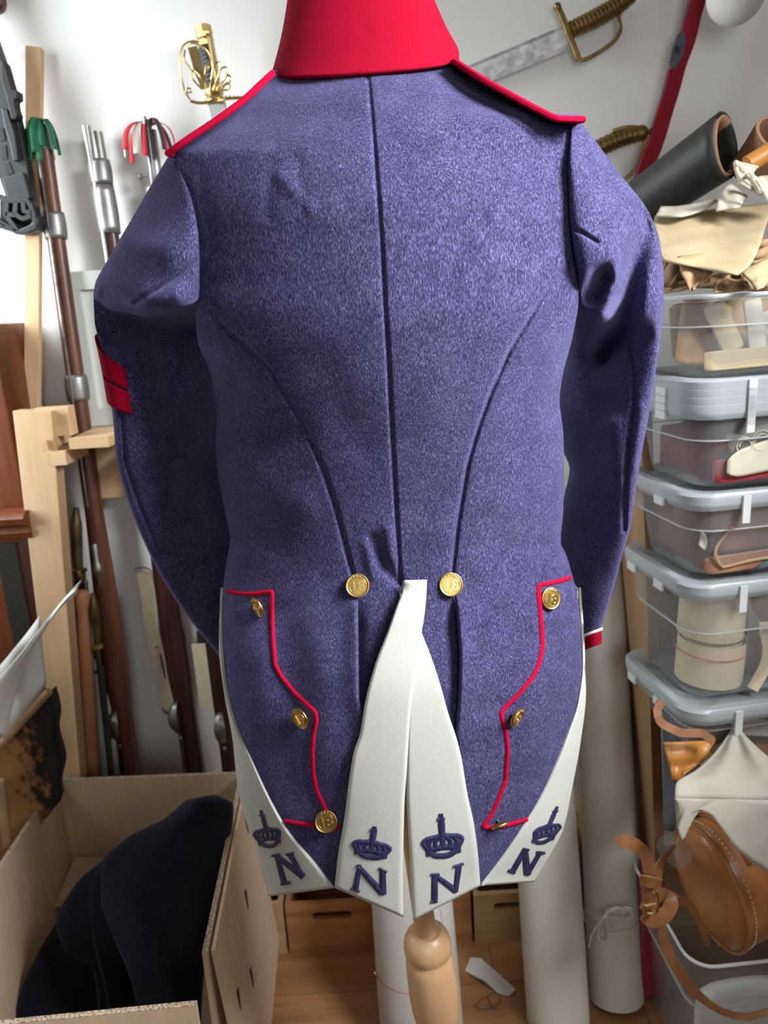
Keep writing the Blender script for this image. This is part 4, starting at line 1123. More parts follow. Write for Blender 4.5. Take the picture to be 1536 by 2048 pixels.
bp = N.new('ShaderNodeBump'); bp.inputs['Strength'].default_value = .7; bp.inputs['Distance'].default_value = .004; L.new(nz.outputs['Fac'], bp.inputs['Height']); L.new(bp.outputs[0], b.inputs['Normal'])
hp = thing('hide_pack', 'calf hide knapsack with brown and black fur beside the cardboard box', 'knapsack', floor_under(W(40, 1600, .46)))
sheet([(-40,1530,.46),(-40,1600,.46),(-40,1700,.47),(-40,1800,.48)], [(98,1384,.47),(108,1440,.47),(118,1520,.475),(122,1600,.48)], 20, 16, .004).build('fur_panel', 'calf_hide', hp, solid=.03)
px_tube([(-40,1528,.455),(0,1490,.455),(50,1436,.46),(98,1382,.465)], .0085, 10, n=10).build('leather_edge', 'tan_hide', hp)
px_tube([(0,1560,.445),(6,1620,.445),(16,1690,.45)], .009, 10, n=8).build('strap', 'tan_hide', hp)

# ================================================================ cardboard box with felt
H = .50
c_bl, c_br, c_fr, c_fl = WZ(116, 1562, H), WZ(480, 1548, H), WZ(404, 1915, H), WZ(-60, 2020, H)
c_fr = WZ(404, 1908, H); c_fl = WZ(-205, 2062, H-.01); c_f2 = WZ(394, 2002, H-.01)
bx = thing('cardboard_box', 'open brown cardboard box full of dark felt on the floor', 'box', ((c_bl.x+c_fr.x)/2, (c_bl.y+c_fr.y)/2, 0))
def dn(p, z, ins=0): return Vector((p.x, p.y, z))
def wallp(a, b, name, z0=.004, z1=H, th=.008, inside=None, edge=True, lean=Vector()):
    dd = (b-a).normalized(); nn = Vector((-dd.y, dd.x, 0)).normalized()
    if inside is not None and nn.dot(inside-a) > 0: nn = -nn
    P = [dn(a, z0), dn(b, z0), dn(b, z1)+lean, dn(a, z1)+lean]
    o = MB().prism(P, nn*th).build(name, 'cardboard', bx, smooth=False)
    if edge:   # corrugated top edge
        n = max(8, int((b-a).length/.007)); mb = MB()
        for k in (0, 1):
            mb.strap([dn(a, z1)+lean+nn*th*(.08+.84*k)+Vector((0, 0, .0006)), dn(b, z1)+lean+nn*th*(.08+.84*k)+Vector((0, 0, .0006))], .0016, .0012, (0, 0, 1))
        mb.strap([dn(a, z1).lerp(dn(b, z1), i/(n*2))+lean+nn*th*(.5+.38*(-1 if i % 2 else 1))+Vector((0, 0, .0006)) for i in range(n*2+1)], .0011, .0012, (0, 0, 1))
        mb.build('corrugated_edge', 'cardboard_edge', o, smooth=False)
    return o
cc = (c_bl+c_fr)/2
wallp(c_bl, c_br, 'back_wall', inside=cc)
wallp(c_fl, c_bl, 'left_wall', inside=cc)
rw = wallp(c_br, c_fr, 'right_wall', inside=cc)
wallp(c_fl, c_f2, 'front_wall', inside=cc, z1=H-.01)
MB().prism([dn(p, .004) for p in (c_bl, c_br, c_f2, c_fl)], (0, 0, .006)).build('bottom', 'cardboard', bx, smooth=False)
# right outer flap folded down, with thin dark strips laid on it
off = Vector((.030, 0, 0)); o2 = Vector((.012, 0, 0))
P = [c_br+o2+Vector((0, -.02, -.004)), c_fr+o2+Vector((0, .01, -.004)), dn(c_fr, .06)+off*1.5, dn(c_br, .06)+off*1.5+Vector((0, -.02, 0))]
flp = MB().prism(P, (.006, 0, 0)).build('flap', 'cardboard', bx, smooth=False)
for u, v in ((.18, .12), (.45, .3), (.62, .55), (.85, .4)):
    p = P[0].lerp(P[1], u).lerp(P[3].lerp(P[2], u), v); MB().box(p+Vector((.0072, 0, 0)), .0012, .008, .045).build('flap_mark', 'dark_mark', flp, smooth=False)
# inner bottom step seen in the back left corner
P = [c_bl+Vector((.012, -.01, -.20)), c_bl+Vector((.10, -.012, -.205)), c_bl+Vector((.12, -.10, -.24)), c_bl+Vector((.0, -.12, -.24))]
MB().prism([p for p in P], (0, 0, .004)).build('inner_flap', 'cardboard', bx, smooth=False)
# felt pieces: nested curling sheets
def felt(label, L, R, seed, wav=.006, sag=.03):
    ob = sheet(L, R, 30, 22, wav, 2, 3, seed=seed, sagf=lambda u, v: -sag*math.sin(math.pi*v)).build('felt_sheet', 'felt', None, solid=.006, angle=180)
    return tag(ob, label, 'felt', 'dark felt sheets in the cardboard box')
felt('dark felt sheet lowest and leftmost in the box, its curved edge near the left wall', [(330,1665,0.400),(190,1745,0.360),(110,1850,0.286),(50,1960,0.268),(20,2060,0.244)], [(440,1630,0.440),(400,1760,0.400),(380,1860,0.331),(370,1960,0.308),(370,2070,0.290)], 0, .004, .02)
felt('dark felt sheet with a lighter rolled edge, second from the left in the box', [(250,1690,0.360),(150,1770,0.300),(112,1850,0.236),(130,1900,0.214),(185,1940,0.197),(200,2060,0.184)], [(440,1625,0.420),(410,1760,0.360),(390,1860,0.291),(380,1950,0.262),(380,2000,0.240),(380,2075,0.213)], 1, .004, .02)
felt('narrow dark felt fold between two larger felt sheets in the box', [(300,1650,0.360),(205,1720,0.280),(176,1800,0.210),(185,1880,0.173),(205,1960,0.168),(225,2070,0.160)], [(440,1610,0.410),(420,1740,0.340),(400,1840,0.260),(385,1930,0.241),(385,2000,0.230),(385,2075,0.193)], 2, .004, .02)
felt('large smooth dark felt sheet on top of the pile, filling the right of the box', [(372,1600,0.380),(330,1636,0.330),(250,1678,0.260),(202,1740,0.200),(202,1800,0.150),(225,1870,0.117),(258,1950,0.112),(288,2070,0.110)], [(432,1588,0.400),(468,1612,0.400),(462,1680,0.360),(450,1740,0.300),(436,1800,0.250),(424,1870,0.197),(408,1950,0.172),(400,2075,0.163)], 3, .003, .03)

# ================================================================ wooden crates along the wall
def crate(label, x0, x1, y0, z0, h, m, dep=.22, handle=True):
    t = thing('wooden_crate', label, 'crate', ((x0+x1)/2, y0+dep/2, z0), 'wooden crates along the back wall')
    th = .012; w = x1-x0
    # front board with a real hand hole
    bm = bmesh.new()
    def slot(cx, cz, hw, hh, n=8):
        r = []
        for s in (1, -1):
            for i in range(n+1):
                a = -math.pi/2+math.pi*i/n
                r.append((cx+s*(hw-hh+hh*math.cos(a)), cz+s*hh*math.sin(a)))
        return r
    outer = [(x0, z0), (x1, z0), (x1, z0+h), (x0, z0+h)]
    if handle:
        hole = slot((x0+x1)/2, z0+h*.74, min(.048, w*.3), .010)
        vo = [bm.verts.new((x, y0, z)) for x, z in outer]; vh = [bm.verts.new((x, y0, z)) for x, z in hole]
        eo = [bm.edges.new((vo[i], vo[(i+1) % 4])) for i in range(4)]; eh = [bm.edges.new((vh[i], vh[(i+1) % len(vh)])) for i in range(len(vh))]
        bmesh.ops.triangle_fill(bm, use_beauty=True, edges=eo+eh)
    else:
        bm.faces.new([bm.verts.new((x, y0, z)) for x, z in outer])
    r = bmesh.ops.extrude_face_region(bm, geom=list(bm.faces))
    bmesh.ops.translate(bm, vec=(0, th, 0), verts=[v for v in r['geom'] if isinstance(v, bmesh.types.BMVert)])
    bm.verts.index_update()
    mb = MB().add([v.co for v in bm.verts], [tuple(v.index for v in q.verts) for q in bm.faces]); bm.free()
    mb.build('front_board', m, t, smooth=False)
    for x in (x0+th/2, x1-th/2): MB().box((x, y0+dep/2+th/2, z0+h/2), th, dep-th, h).build('side_board', m, t, smooth=False)
    MB().box(((x0+x1)/2, y0+dep-th/2, z0+h/2), w-2*th, th, h).build('back_board', m, t, smooth=False)
    MB().box(((x0+x1)/2, y0+dep/2, z0+.006), w-2*th, dep-2*th, .012).build('bottom_board', m, t, smooth=False)
    return t
yc = .575
def xw(px, py=1880): return W(px, py, yc).x
hc = W(650, 1806, yc).z
pz = WZ(655, 1909, 0)
crate('dark stained wooden crate with an oval hand hole, left of the grey paper roll', xw(577), xw(760), yc, 0, hc, 'crate_wood')
crate('light wooden crate next to the cardboard box', xw(430), xw(572), yc, 0, hc+.006, 'crate_wood_light')
crate('dark wooden crate behind the grey paper roll', xw(766), xw(944), yc, 0, hc, 'crate_wood')
crate('pale wooden crate with finger joints, between the paper roll and linen rolls', xw(950), xw(1105), yc-.004, 0, hc, 'crate_wood_light')
hz = hc+.055
lowb = slab
sb = thing('low_shelf', 'low brown wooden shelf above the crates behind the coat', 'shelf', (xw(770), .73, 0))
MB().box((xw(770), .72, hc+.075), xw(1180)-xw(420), .26, .022).build('shelf_board', 'crate_wood_light', sb, smooth=False)
for x in (xw(424)-.02, xw(1180)+.02): MB().box((x, .72, (hc+.086)/2), .022, .26, hc+.086).build('upright', 'crate_wood_light', sb, smooth=False)

# ================================================================ rolls of cloth and paper
def roll(label, cat, bot, top, r, m, name, edge_ang=0.0, cap=True):
    d = (top-bot); L = d.length; d.normalize(); a = Vector((0, -1, 0)); a = (a-d*a.dot(d)).normalized(); b = d.cross(a)
    rows = []; seg = 64
    for i in range(13):
        t = i/12; c = bot+d*L*t; rr = r*(1+.012*math.sin(t*9)); row = []
        for k in range(seg+1):
            q = 2*math.pi*k/seg
            row.append(c+(a*math.cos(q+edge_ang)+b*math.sin(q+edge_ang))*(rr-.004+.004*k/seg))
        rows.append(row)
    mb = MB().grid(rows)
    n = seg+1
    # spiral ends: a few inner turns
    o = tag(mb.build(name, m, None, angle=60), label, cat)
    for e, c in ((0, bot), (1, top)):
        sp = []
        for k in range(140):
            q = 2*math.pi*k/28; rr = r*(.25+.72*k/139)
            sp.append(c+(a*math.cos(q)+b*math.sin(q))*rr+d*(.002 if e == 0 else -.002))
        m2 = MB().strap(sp, .004, .0012, d if False else a) if False else MB().tube(sp, .0022, 4)
        m2.add([c+(a*math.cos(2*math.pi*k/32)+b*math.sin(2*math.pi*k/32))*(r-.003)+d*(.004 if e == 0 else -.004) for k in range(32)], [tuple(range(32))])
        m2.build('rolled_end', m, o)
    return o, a, b, d
wA = WZ(846, 2105, 0)
tA = W(800, 1500, .50)
rA, *_ = roll('grey white paper roll standing behind the wooden stand post', 'paper roll', wA+Vector((0, .02, .004)), tA, .088, 'paper_roll', 'paper_roll', 2.2)
bvA = BVHTree.FromPolygons([rA.matrix_world @ v.co + rA.location*0 + ORG[rA.name]*1 for v in rA.data.vertices], [tuple(p.vertices) for p in rA.data.polygons])
ribbon(MB(), [(748,1944),(762,1962),(785,1978),(810,1986),(836,1990)], 3, .0004, bvA).build('pink_line', 'pink_thread', rA)
# edge of the wrapped sheet on the paper roll
ribbon(MB(), [(880,1815),(886,1850),(890,1900),(892,1990),(893,2060)], 3, .002, bvA).build('sheet_edge', 'paper_roll', rA)
bB = WZ(1122, 2066, 0); tB = W(1060, 1180, .60); 
rB, aB, bb, dB = roll('wide linen roll standing beside the white coat tail', 'linen roll', bB+Vector((0, .03, .004)), tB, .068, 'linen', 'linen_roll', 2.9)
bC = WZ(1240, 2018, 0); tC = W(1186, 960, .66)
rC, aC, bc, dC = roll('slim linen roll tied with a string bow', 'linen roll', bC+Vector((0, .03, .004)), tC, .060, 'linen', 'linen_roll', 2.4)
rB['group'] = rC['group'] = 'linen rolls'
# string and bow
cS = bC+Vector((0, .03, .004)); s0 = None
for i in range(200):
    p = cS+dC*(i*.004)
    if PX(p)[1] < 1832: s0 = p; break
def scx(px, py, dep): return W(px, py, s0.y-.062-dep)
ring = [s0+(aC*math.cos(2*math.pi*k/32)+bc*math.sin(2*math.pi*k/32))*.0622+dC*.004*math.sin(2*math.pi*k/32) for k in range(32)]
bow = MB().tube(ring, .0013, 6, closed=True).build('string_ring', 'string', rC)
mb = MB()
for pts in ([(1212,1832),(1225,1822),(1245,1818),(1262,1824),(1266,1832),(1255,1838),(1235,1836),(1212,1833)], [(1212,1832),(1200,1846),(1196,1868),(1202,1884),(1212,1884),(1216,1866),(1213,1845),(1212,1833)],
            [(1210,1832),(1195,1850),(1183,1872),(1178,1895)], [(1213,1834),(1222,1846),(1232,1862)], [(1210,1829),(1228,1817),(1250,1814),(1264,1820),(1264,1828)]):
    mb.tube([scx(x, y, .006+.003*math.sin(i)) for i, (x, y) in enumerate(curve(pts, 18))], .0016, 6)
mb.lathe([(.001, -.005), (.0045, -.002), (.0045, .002), (.001, .005)], scx(1212, 1832, .006), (1, 0, 0), 8)
mb.build('bow', 'string', rC)
# leather offcut and thread tangle on the floor
def fl_sheet(pts, name, m, label, cat, z=.003, th=.003):
    P = [WZ(x, y, z) for x, y in pts]; c = sum(P, Vector())/len(P)
    rows = [[c.lerp(p, f)+Vector((0, 0, .006*f*f*math.sin(i*1.7))) if f else c.copy() for i, p in enumerate(P)] for f in (1, .7, .4, .05)]
    return tag(MB().grid(rows, close_u=True, cap=True).build(name, m, None, solid=th, recalc=True), label, cat)
fl_sheet([(940,1916),(960,1922),(985,1935),(1008,1955),(1026,1975),(1030,1984),(1018,1989),(995,1984),(970,1965),(945,1950),(930,1938)], 'leather_offcut', 'linen', 'grey leather offcut lying on the floor beside the linen roll', 'leather offcut', z=.006)
q = []
for i in range(60):
    t = i/59; q.append(WZ(982+24*math.cos(t*11)*(.4+.6*t)+8*math.sin(t*5), 2002+16*math.sin(t*9+1), .003+.003*(1+math.sin(t*17))))
tag(MB().tube(q, .0007, 5).build('thread_tangle', 'grip_black'), 'tangle of loose dark thread on the floorboards', 'thread')

# ================================================================ shelving at the right
pTop, pBot = W(1284, 900, .42), W(1306, 1614, .40)
shl = thing('shelving', 'tall brown wooden shelving upright left of the plastic boxes', 'shelf', floor_under(W(1330, 1700, .55)))
dd = (pBot-pTop).normalized(); up0 = pTop-dd*.25; lo0 = pTop+dd*((pTop.z)/(-dd.z))
rows = [[p, p+Vector((.021, 0, 0)), p+Vector((.028, .26, 0)), p+Vector((.004, .26, 0))] for p in (up0, lo0)]
MB().grid(rows, close_u=True, cap=True).build('upright', 'shelf_wood', shl, smooth=False, bevel=.001)

# ================================================================ translucent plastic boxes
RZ = math.radians(8); ex = Vector((math.cos(RZ), math.sin(RZ), 0)); ey = Vector((-math.sin(RZ), math.cos(RZ), 0))
def rrect(w, d, r, n=6):
    P = []
    for cx, cy, a0 in ((r, r, math.pi), (w-r, r, 1.5*math.pi), (w-r, d-r, 0), (r, d-r, .5*math.pi)):
        for i in range(n+1):
            a = a0+math.pi/2*i/n; P.append((cx+r*math.cos(a), cy+r*math.sin(a)))
    return P
BW, BD = .40, .25
def tub(label, O, h, w=BW, d=BD, lid=0, lid_h=.016, lids=1, ridge=True, foot=True, ax=ex, ay=ey, m='clear_plastic'):
    """O = outer front-left corner point at the bottom level; lid = number of lids"""
    t = thing('plastic_box', label, 'plastic box', O+ax*w/2+ay*d/2, 'translucent plastic storage boxes')
    def ring(ins, z, r=.045):
        return [O+ax*(ins+x)+ay*(ins+y)+Vector((0, 0, z)) for x, y in rrect(w-2*ins, d-2*ins, r)]
    rows = [ring(.045, .002, .03), ring(.036, .002, .035), ring(.030, .010), ring(.020, h*.62), ring(.010, h*.63), ring(.004, h-.012), ring(0, h-.010), ring(0, h)]
    mb = MB().grid(rows, close_u=True); n = len(rows[0]); mb.add(rows[0], [tuple(range(n))])
    body = mb.build('body', m, t, solid=.0016, angle=50)
    MB().tube([p+Vector((0, 0, 0)) for p in ring(-.001, h-.002)], .0032, 6, closed=True).build('rim', 'plastic_ridge', body)
    if ridge:
        R = ring(.0145, h*.625); MB().tube(R, .0014, 5, closed=True).build('moulded_ridge', 'plastic_ridge', body)
    for k in range(lids if lid else 0):
        z0 = h+.001+k*.012
        rows = [ring(-.004, z0-.012), ring(-.006, z0), ring(-.006, z0+lid_h*.7), ring(-.002, z0+lid_h), ring(.012, z0+lid_h), ring(.02, z0+lid_h*.5), ring(.06, z0+lid_h*.5)]
        mb = MB().grid(rows, close_u=True); mb.add(rows[-1], [tuple(range(n))])
        ld = mb.build('lid', 'frosted_lid', t, solid=.0012, angle=40)
        Rm = Matrix((ax, ay, Vector((0, 0, 1)))).transposed()
        MB().box(O+ax*(w*.22)+Vector((0, 0, z0-.012))-ay*.008, .013, .004, .045, Rm).build('lid_clip', 'plastic_ridge', ld, smooth=False)
        for j in range(2): MB().box(O+ay*(d*(.35+.4*j))-ax*.008+Vector((0, 0, z0-.010)), .004, .03, .014, Rm).build('lid_clip', 'plastic_ridge', ld, smooth=False)
    return t
# front-left corner of the stack, by pixel and distance
Yst = .19
def corner(px, py): return W(px, py, Yst)
zs = {}
def zat(py): return W(1392, py, Yst).z
base_x = W(1386, 900, Yst).x
def OO(py, dx=0, dy=0): return Vector((base_x+dx, Yst+dy, zat(py)))
z5b, z5t = zat(1520), zat(1428)
box5 = tub('lowest stacked plastic box with a blue-grey frosted lid, behind the calico cloth', OO(1535, .012), zat(1428)-zat(1535)-.014, lid=1)
zl5 = OO(1535, .012).z+zat(1428)-zat(1535)-.014+.018
o4 = OO(1535, .006); o4.z = zl5
box4 = tub('plastic box holding rolls of beige webbing', o4, zat(1172)-zl5-.018, lid=1)
zl4 = zat(1172)
o3 = OO(1172, .002); o3.z = zl4
box3 = tub('plastic box of brown leather scraps in the middle of the stack', o3, zat(990)-zl4-.018, lid=1)
zl3 = zat(990)
o2_ = OO(990, .0); o2_.z = zl3
box2 = tub('plastic box of red cloth with several lids piled on it', o2_, zat(805)-zl3-.018, lid=1, lids=4, lid_h=.014)
zl2 = zat(805)+.001+.036+.0
o1 = OO(805, -.012); o1.z = zl2-.004
box1 = tub('open top plastic box heaped with pale hide offcuts', o1, zat(592)-zl2+.004, lid=0)
z1t = zat(592)
# shelf board carrying the stack
zsb = OO(1535).z-.001
MB().prism([Vector((base_x+.075, Yst+.03, zsb-.02)), Vector((base_x+.5, Yst+.06, zsb-.02)), Vector((base_x+.46, Yst+.36, zsb-.02)), Vector((base_x+.045, Yst+.30, zsb-.02))], (0, 0, .02)).build('shelf_board', 'shelf_wood', shl, smooth=False)
for (ux, uy) in ((.44, .06), (.40, .36)):
    MB().box((base_x+ux, Yst+uy, (zsb-.02)/2), .03, .03, zsb-.02).build('shelf_leg', 'shelf_wood', shl, smooth=False)
def inbox(O, u, v, z): return O+ex*u+ey*v+Vector((0, 0, z))
def piece(name, m, label, cat, pts, th=.003, group=None, sub=1):
    """bent leather or cloth piece: grid of world points rows"""
    ob = MB().grid(pts).build(name, m, None, solid=th, offset=0, angle=180, subdiv=sub)
    return tag(ob, label, cat, group)
def bent(O, u0, v0, z0, lu, lz, lean, bend, rot=0.0, n=6, mm=5):
    """leather piece standing in a box: lu wide, lz high"""
    rows = []
    for i in range(n+1):
        t = i/n; r = []
        for j in range(mm+1):
            s = j/mm-.5; uu = s*lu; 
            cu = math.cos(rot)*uu; zz = z0+lz*t+math.sin(rot)*uu
            r.append(inbox(O, u0+cu-math.sin(rot)*lz*t, v0+lean*t+bend*math.cos(s*math.pi)*(.5+.5*t), zz))
        rows.append(r)
    return rows
def heap(O, h, top, m, label, cat, seed, ins=.036, w=BW, dd=BD, amp=.006):
    rows = []
    for i in range(9):
        t = i/8; z = .008+(h*top-.008)*min(1, t*1.25); sh = 0 if t < .8 else (t-.8)/.2
        rr = rrect(w-2*ins-sh*.12, dd-2*ins-sh*.12, .03, 8); r = []
        for k, (x, y) in enumerate(rr):
            q = seed+k*.9+i*1.7; n_ = amp*(math.sin(q)+.6*math.sin(2.3*q+seed)+.5*math.sin(k*.37+i*2.1+seed))
            r.append(O+ex*(ins+sh*.06+x+abs(n_)*.5)+ey*(ins+sh*.06+y+abs(n_)*.5)+Vector((0, 0, z+n_*(.6+sh))))
        rows.append(r)
    mb = MB().grid(rows, close_u=True, cap=True)
    return tag(mb.build('folded_cloth' if cat == 'cloth' else 'leather_bundle', m, None, angle=180), label, cat)
# ---- contents of the open top box
g1 = 'pale hide offcuts inside the open top box'
h1 = z1t-o1.z
for k, (u, v, z, lu, lz, le, be, ro, m, lb) in enumerate([
    (.13, .032, .010, .17, .030, .004, -.004, 0.02, 'raw_hide', 'long flat hide strip along the bottom of the open top box'),
    (.10, .042, .035, .035, .075, .01, -.006, .5, 'raw_hide', 'small pointed hide offcut standing left inside the open box'),
    (.135, .036, .035, .030, .105, .01, -.006, .12, 'pale_hide', 'upright pale hide strip against the front of the open box'),
    (.24, .05, .03, .16, .115, .01, -.010, .35, 'pale_hide', 'large slanting pale hide offcut in the open box'),
    (.06, .07, .012, .09, .11, .02, -.015, -.2, 'tan_hide', 'curved tan hide offcut in the rounded corner of the open box'),
    (.30, .09, .02, .16, .12, .02, -.010, -.2, 'raw_hide', 'broad raw hide offcut at the right of the open box'),
    (.17, .12, .02, .26, .13, .02, .0, .0, 'tan_hide', 'tan hide offcut filling the back of the open box')]):
    piece('hide_offcut', m, lb, 'hide', bent(o1, u, v, z, lu, min(lz, h1-.01-z), le, be, ro), .003, g1)
# ---- box 2: red cloth, green cloth, cream glove piece, pale cuttings
h2 = zat(805)-o2_.z-.018
piece('cloth_piece', 'cloth_red', 'folded red cloth at the bottom of the many lidded box', 'cloth', bent(o2_, .16, .034, .010, .20, h2*.30, .004, -.004, .05), .010)
heap(o2_, h2, .62, 'maroon_cloth', 'crumpled maroon cloth filling the many lidded box', 'cloth', 1.3, ins=.044)
piece('cream_leather_piece', 'cream_leather', 'cream leather cut piece with a rounded end pressed to the box front', 'leather', [[inbox(o2_, .072+.125*t, .021+.001*math.sin(t*3), .015+.012*t+.062*t*s+.040*s*(1-t)*1.0+ (0 if 0 < t else .008*(1-2*s))) for t in [k/8 for k in range(9)]] for s in [k/5 for k in range(6)]], .003)
piece('cloth_piece', 'cloth_green', 'dark green folded cloth at the right of the many lidded box', 'cloth', bent(o2_, .235, .036, .010, .15, h2*.28, .004, -.003, .1), .010)
piece('cloth_piece', 'pale_hide', 'grey beige hide cuttings at the top of the many lidded box', 'cloth', bent(o2_, .22, .034, h2*.45, .20, h2*.42, .01, -.006, .25), .006)
for k in range(4):
    cc_ = inbox(o2_, .10+.028*k, .040, h2*.52+.006*math.sin(k*2)); rr = .016+.003*(k % 2)
    q = [cc_+ex*rr*math.cos(a*.45)*(1-a*.02)+Vector((0, 0, rr*math.sin(a*.45)*(1-a*.02))) for a in range(22)]
    ob = MB().strap(q, .04, .002, [p-cc_ for p in q]).build('leather_curl', 'pale_hide'); tag(ob, ['leftmost coiled grey leather cutting in the many lidded box', 'second coiled grey leather cutting from the left in the many lidded box', 'third coiled grey leather cutting from the left in the many lidded box', 'rightmost coiled grey leather cutting in the many lidded box'][k], 'leather', 'coiled cuttings in the box')
# ---- box 3: brown leathers
h3 = zat(990)-o3.z-.018
piece('brown_leather_piece', 'brown_leather', 'large dark brown leather piece filling the upper half of the middle box', 'leather', bent(o3, .21, .036, h3*.30, .30, h3*.62, .006, -.006, .02), .006)
piece('brown_leather_piece', 'rust_leather', 'rust brown leather piece lying at the bottom of the middle box', 'leather', bent(o3, .17, .034, .008, .24, h3*.22, .004, -.003, .05), .01)
piece('brown_leather_piece', 'grey_felt', 'grey leather fold crossing the middle box', 'leather', bent(o3, .23, .030, h3*.18, .20, h3*.16, .004, -.003, .22), .006)
heap(o3, h3, .86, 'brown_leather', 'crumpled dark brown leather filling the middle box', 'leather', 2.1, ins=.044)
q = [inbox(o3, .09-.03*math.sin(t*2.6), .026, h3*(.62-.5*t)+.0*t) for t in [i/12 for i in range(13)]]+[inbox(o3, .08+.10*t, .026, h3*(.12+.06*math.sin(t*2))) for t in [i/8 for i in range(1, 9)]]
tag(MB().tube(q, .0028, 6).build('leather_thong', 'tan_hide'), 'thin tan leather thong looping down inside the middle box', 'leather')
q = [[inbox(o3, .034+.012*s+.004*math.sin(t*3), .034, h3*(.42+.22*t)-.012*s) for s in (0, .5, 1)] for t in [i/5 for i in range(6)]]
piece('leather_tab', 'pale_hide', 'small white leather tab in the corner of the middle box', 'leather', q, .002)
for k in range(5):
    c_ = inbox(o3, .19+.032*k, .032, h3*.22+.004*(k % 2)); q = [c_+ex*.02*math.sin(a)+Vector((0, 0, .007*math.cos(a*1.0+k))) for a in [j*.5-1.5 for j in range(7)]]
    tag(MB().tube(q, .0042, 7).build('leather_braid', 'rust_leather'), ['first', 'second', 'third', 'fourth', 'fifth'][k]+' twisted rust leather lace from the left in the middle box', 'leather', 'twisted laces in the middle box')
# ---- box 4: webbing rolls
h4 = zat(1172)-o4.z-.018
def webroll(label, c, ax, r, w, line=True):
    axn = Vector(ax).normalized(); a = axn.orthogonal().normalized(); b = axn.cross(a)
    t = thing('webbing_roll', label, 'webbing', c-Vector((0, 0, r)), 'beige webbing rolls in the plastic box')
    q = []
    for k in range(150):
        an = k*.25; rr = r*(.28+.72*k/149); q.append(c+(a*math.cos(an)+b*math.sin(an))*rr)
    MB().strap(q, w, .0016, [p-c for p in q]).build('band', 'webbing', t)
    if line:
        MB().tube([c+axn*w*.22+(a*math.cos(k*math.pi/16)+b*math.sin(k*math.pi/16))*(r+.0012) for k in range(32)], .0011, 5, closed=True).build('red_stripe', 'red_line', t)
    return t
webroll('plain beige webbing roll standing upright in the box corner', inbox(o4, .098, .096, h4*.66), (0.05, 0, 1), .058, h4*.40, False)
webroll('beige webbing roll with a red stripe lowest in the box corner', inbox(o4, .100, .098, h4*.225), (0.05, 0, 1), .060, h4*.38, True)
webroll('large beige webbing roll lying sideways at the upper right of the box', inbox(o4, .222, .075, h4*.70), (-.15, 1, .1), .047, .05, True)
webroll('small beige webbing roll with dark centre at the lower right of the box', inbox(o4, .225, .075, h4*.28), (-.2, 1, .1), .040, .05, True)
q = [inbox(o4, .155+.018*math.sin(t*3.3)-.01*t, .030, h4*(.60-.56*t)) for t in [i/14 for i in range(15)]]
q = [inbox(o4, .215-.06*t, .03, h4*(.56+.05*math.sin(t*3))) for t in [i/6 for i in range(6)]]+q
tag(MB().strap(q, .020, .002, (-.2, -1, 0)).build('webbing_tail', 'webbing'), 'loose pale webbing end hanging between the webbing rolls', 'webbing')
# ---- box 5
heap(OO(1535, .012), zat(1428)-zat(1535)-.014, .8, 'grey_felt', 'crumpled dark grey cloth filling the lowest stacked box', 'cloth', .4, ins=.05)
piece('cloth_piece', 'calico', 'folded calico corner inside the lowest stacked box', 'cloth', bent(OO(1535, .012), .16, .032, .02, .12, .03, .004, -.003, -.2), .004)
# ---- box in the dark recess behind the stack (brown carton)
rc = W(1336, 1180, .60)
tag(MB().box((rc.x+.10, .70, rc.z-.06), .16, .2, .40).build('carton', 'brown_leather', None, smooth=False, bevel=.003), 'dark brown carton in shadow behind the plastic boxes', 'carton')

# ================================================================ hides heaped on the open box
Yp = Yst
gh = 'hides heaped on the open plastic box'
def hide(label, L, R, m, n=18, mm=18, wav=.006, th=.003, seed=0, sag=None, smooth=True):
    return tag(sheet(L, R, n, mm, wav, 3, 4, seed=seed, sagf=sag, smooth=smooth).build('hide_sheet', m, None, solid=th, angle=180), label, 'hide', gh)
hide('large pale raw hide draped over the heap, hanging in a point', [(1310,432,.33),(1306,450,.30),(1312,480,.26),(1318,508,.22),(1328,520,.20)], [(1560,402,.34),(1536,440,.28),(1520,490,.20),(1500,530,.15),(1476,548,.125)], 'raw_hide', 18, 22, .008, .003, 1)
hide('brown tan hide flap folded below the large raw hide', [(1356,512,.20),(1362,545,.185),(1372,565,.175),(1380,582,.168)], [(1470,498,.21),(1448,525,.19),(1420,550,.178),(1388,576,.168)], 'tan_hide', 14, 12, .004, .003, 2)
hide('tan hide edge at the left of the heap by the coat sleeve', [(1312,560,.26),(1325,535,.25),(1336,515,.24),(1345,505,.235)], [(1316,580,.26),(1345,570,.24),(1360,545,.23),(1376,508,.22)], 'tan_hide', 12, 10, .005, .003, 5)
hide('wavy tan offcut lying along the rim of the open box', [(1320,588,.27),(1350,582,.24),(1385,572,.22),(1420,560,.21)], [(1322,572,.30),(1355,560,.28),(1390,552,.26),(1425,545,.25)], 'tan_hide', 16, 8, .008, .003, 3)
hide('crumpled tan scrap between the rim and the hide point', [(1430,584,.20),(1432,565,.21),(1440,550,.22),(1450,545,.23)], [(1500,578,.21),(1488,560,.22),(1478,548,.23),(1466,540,.24)], 'tan_hide', 12, 12, .014, .003, 6)
hide('pale hide flap at the right edge of the heap', [(1480,540,.18),(1500,560,.165),(1510,582,.155)], [(1570,500,.22),(1560,540,.19),(1540,570,.16)], 'raw_hide', 12, 12, .006, .003, 7)
hide('layered hide sheets at the right edge below the large raw hide', [(1510,490,.24),(1505,510,.235),(1500,530,.23)], [(1580,455,.27),(1580,480,.265),(1580,510,.26)], 'tan_hide', 8, 10, .01, .004, 8)
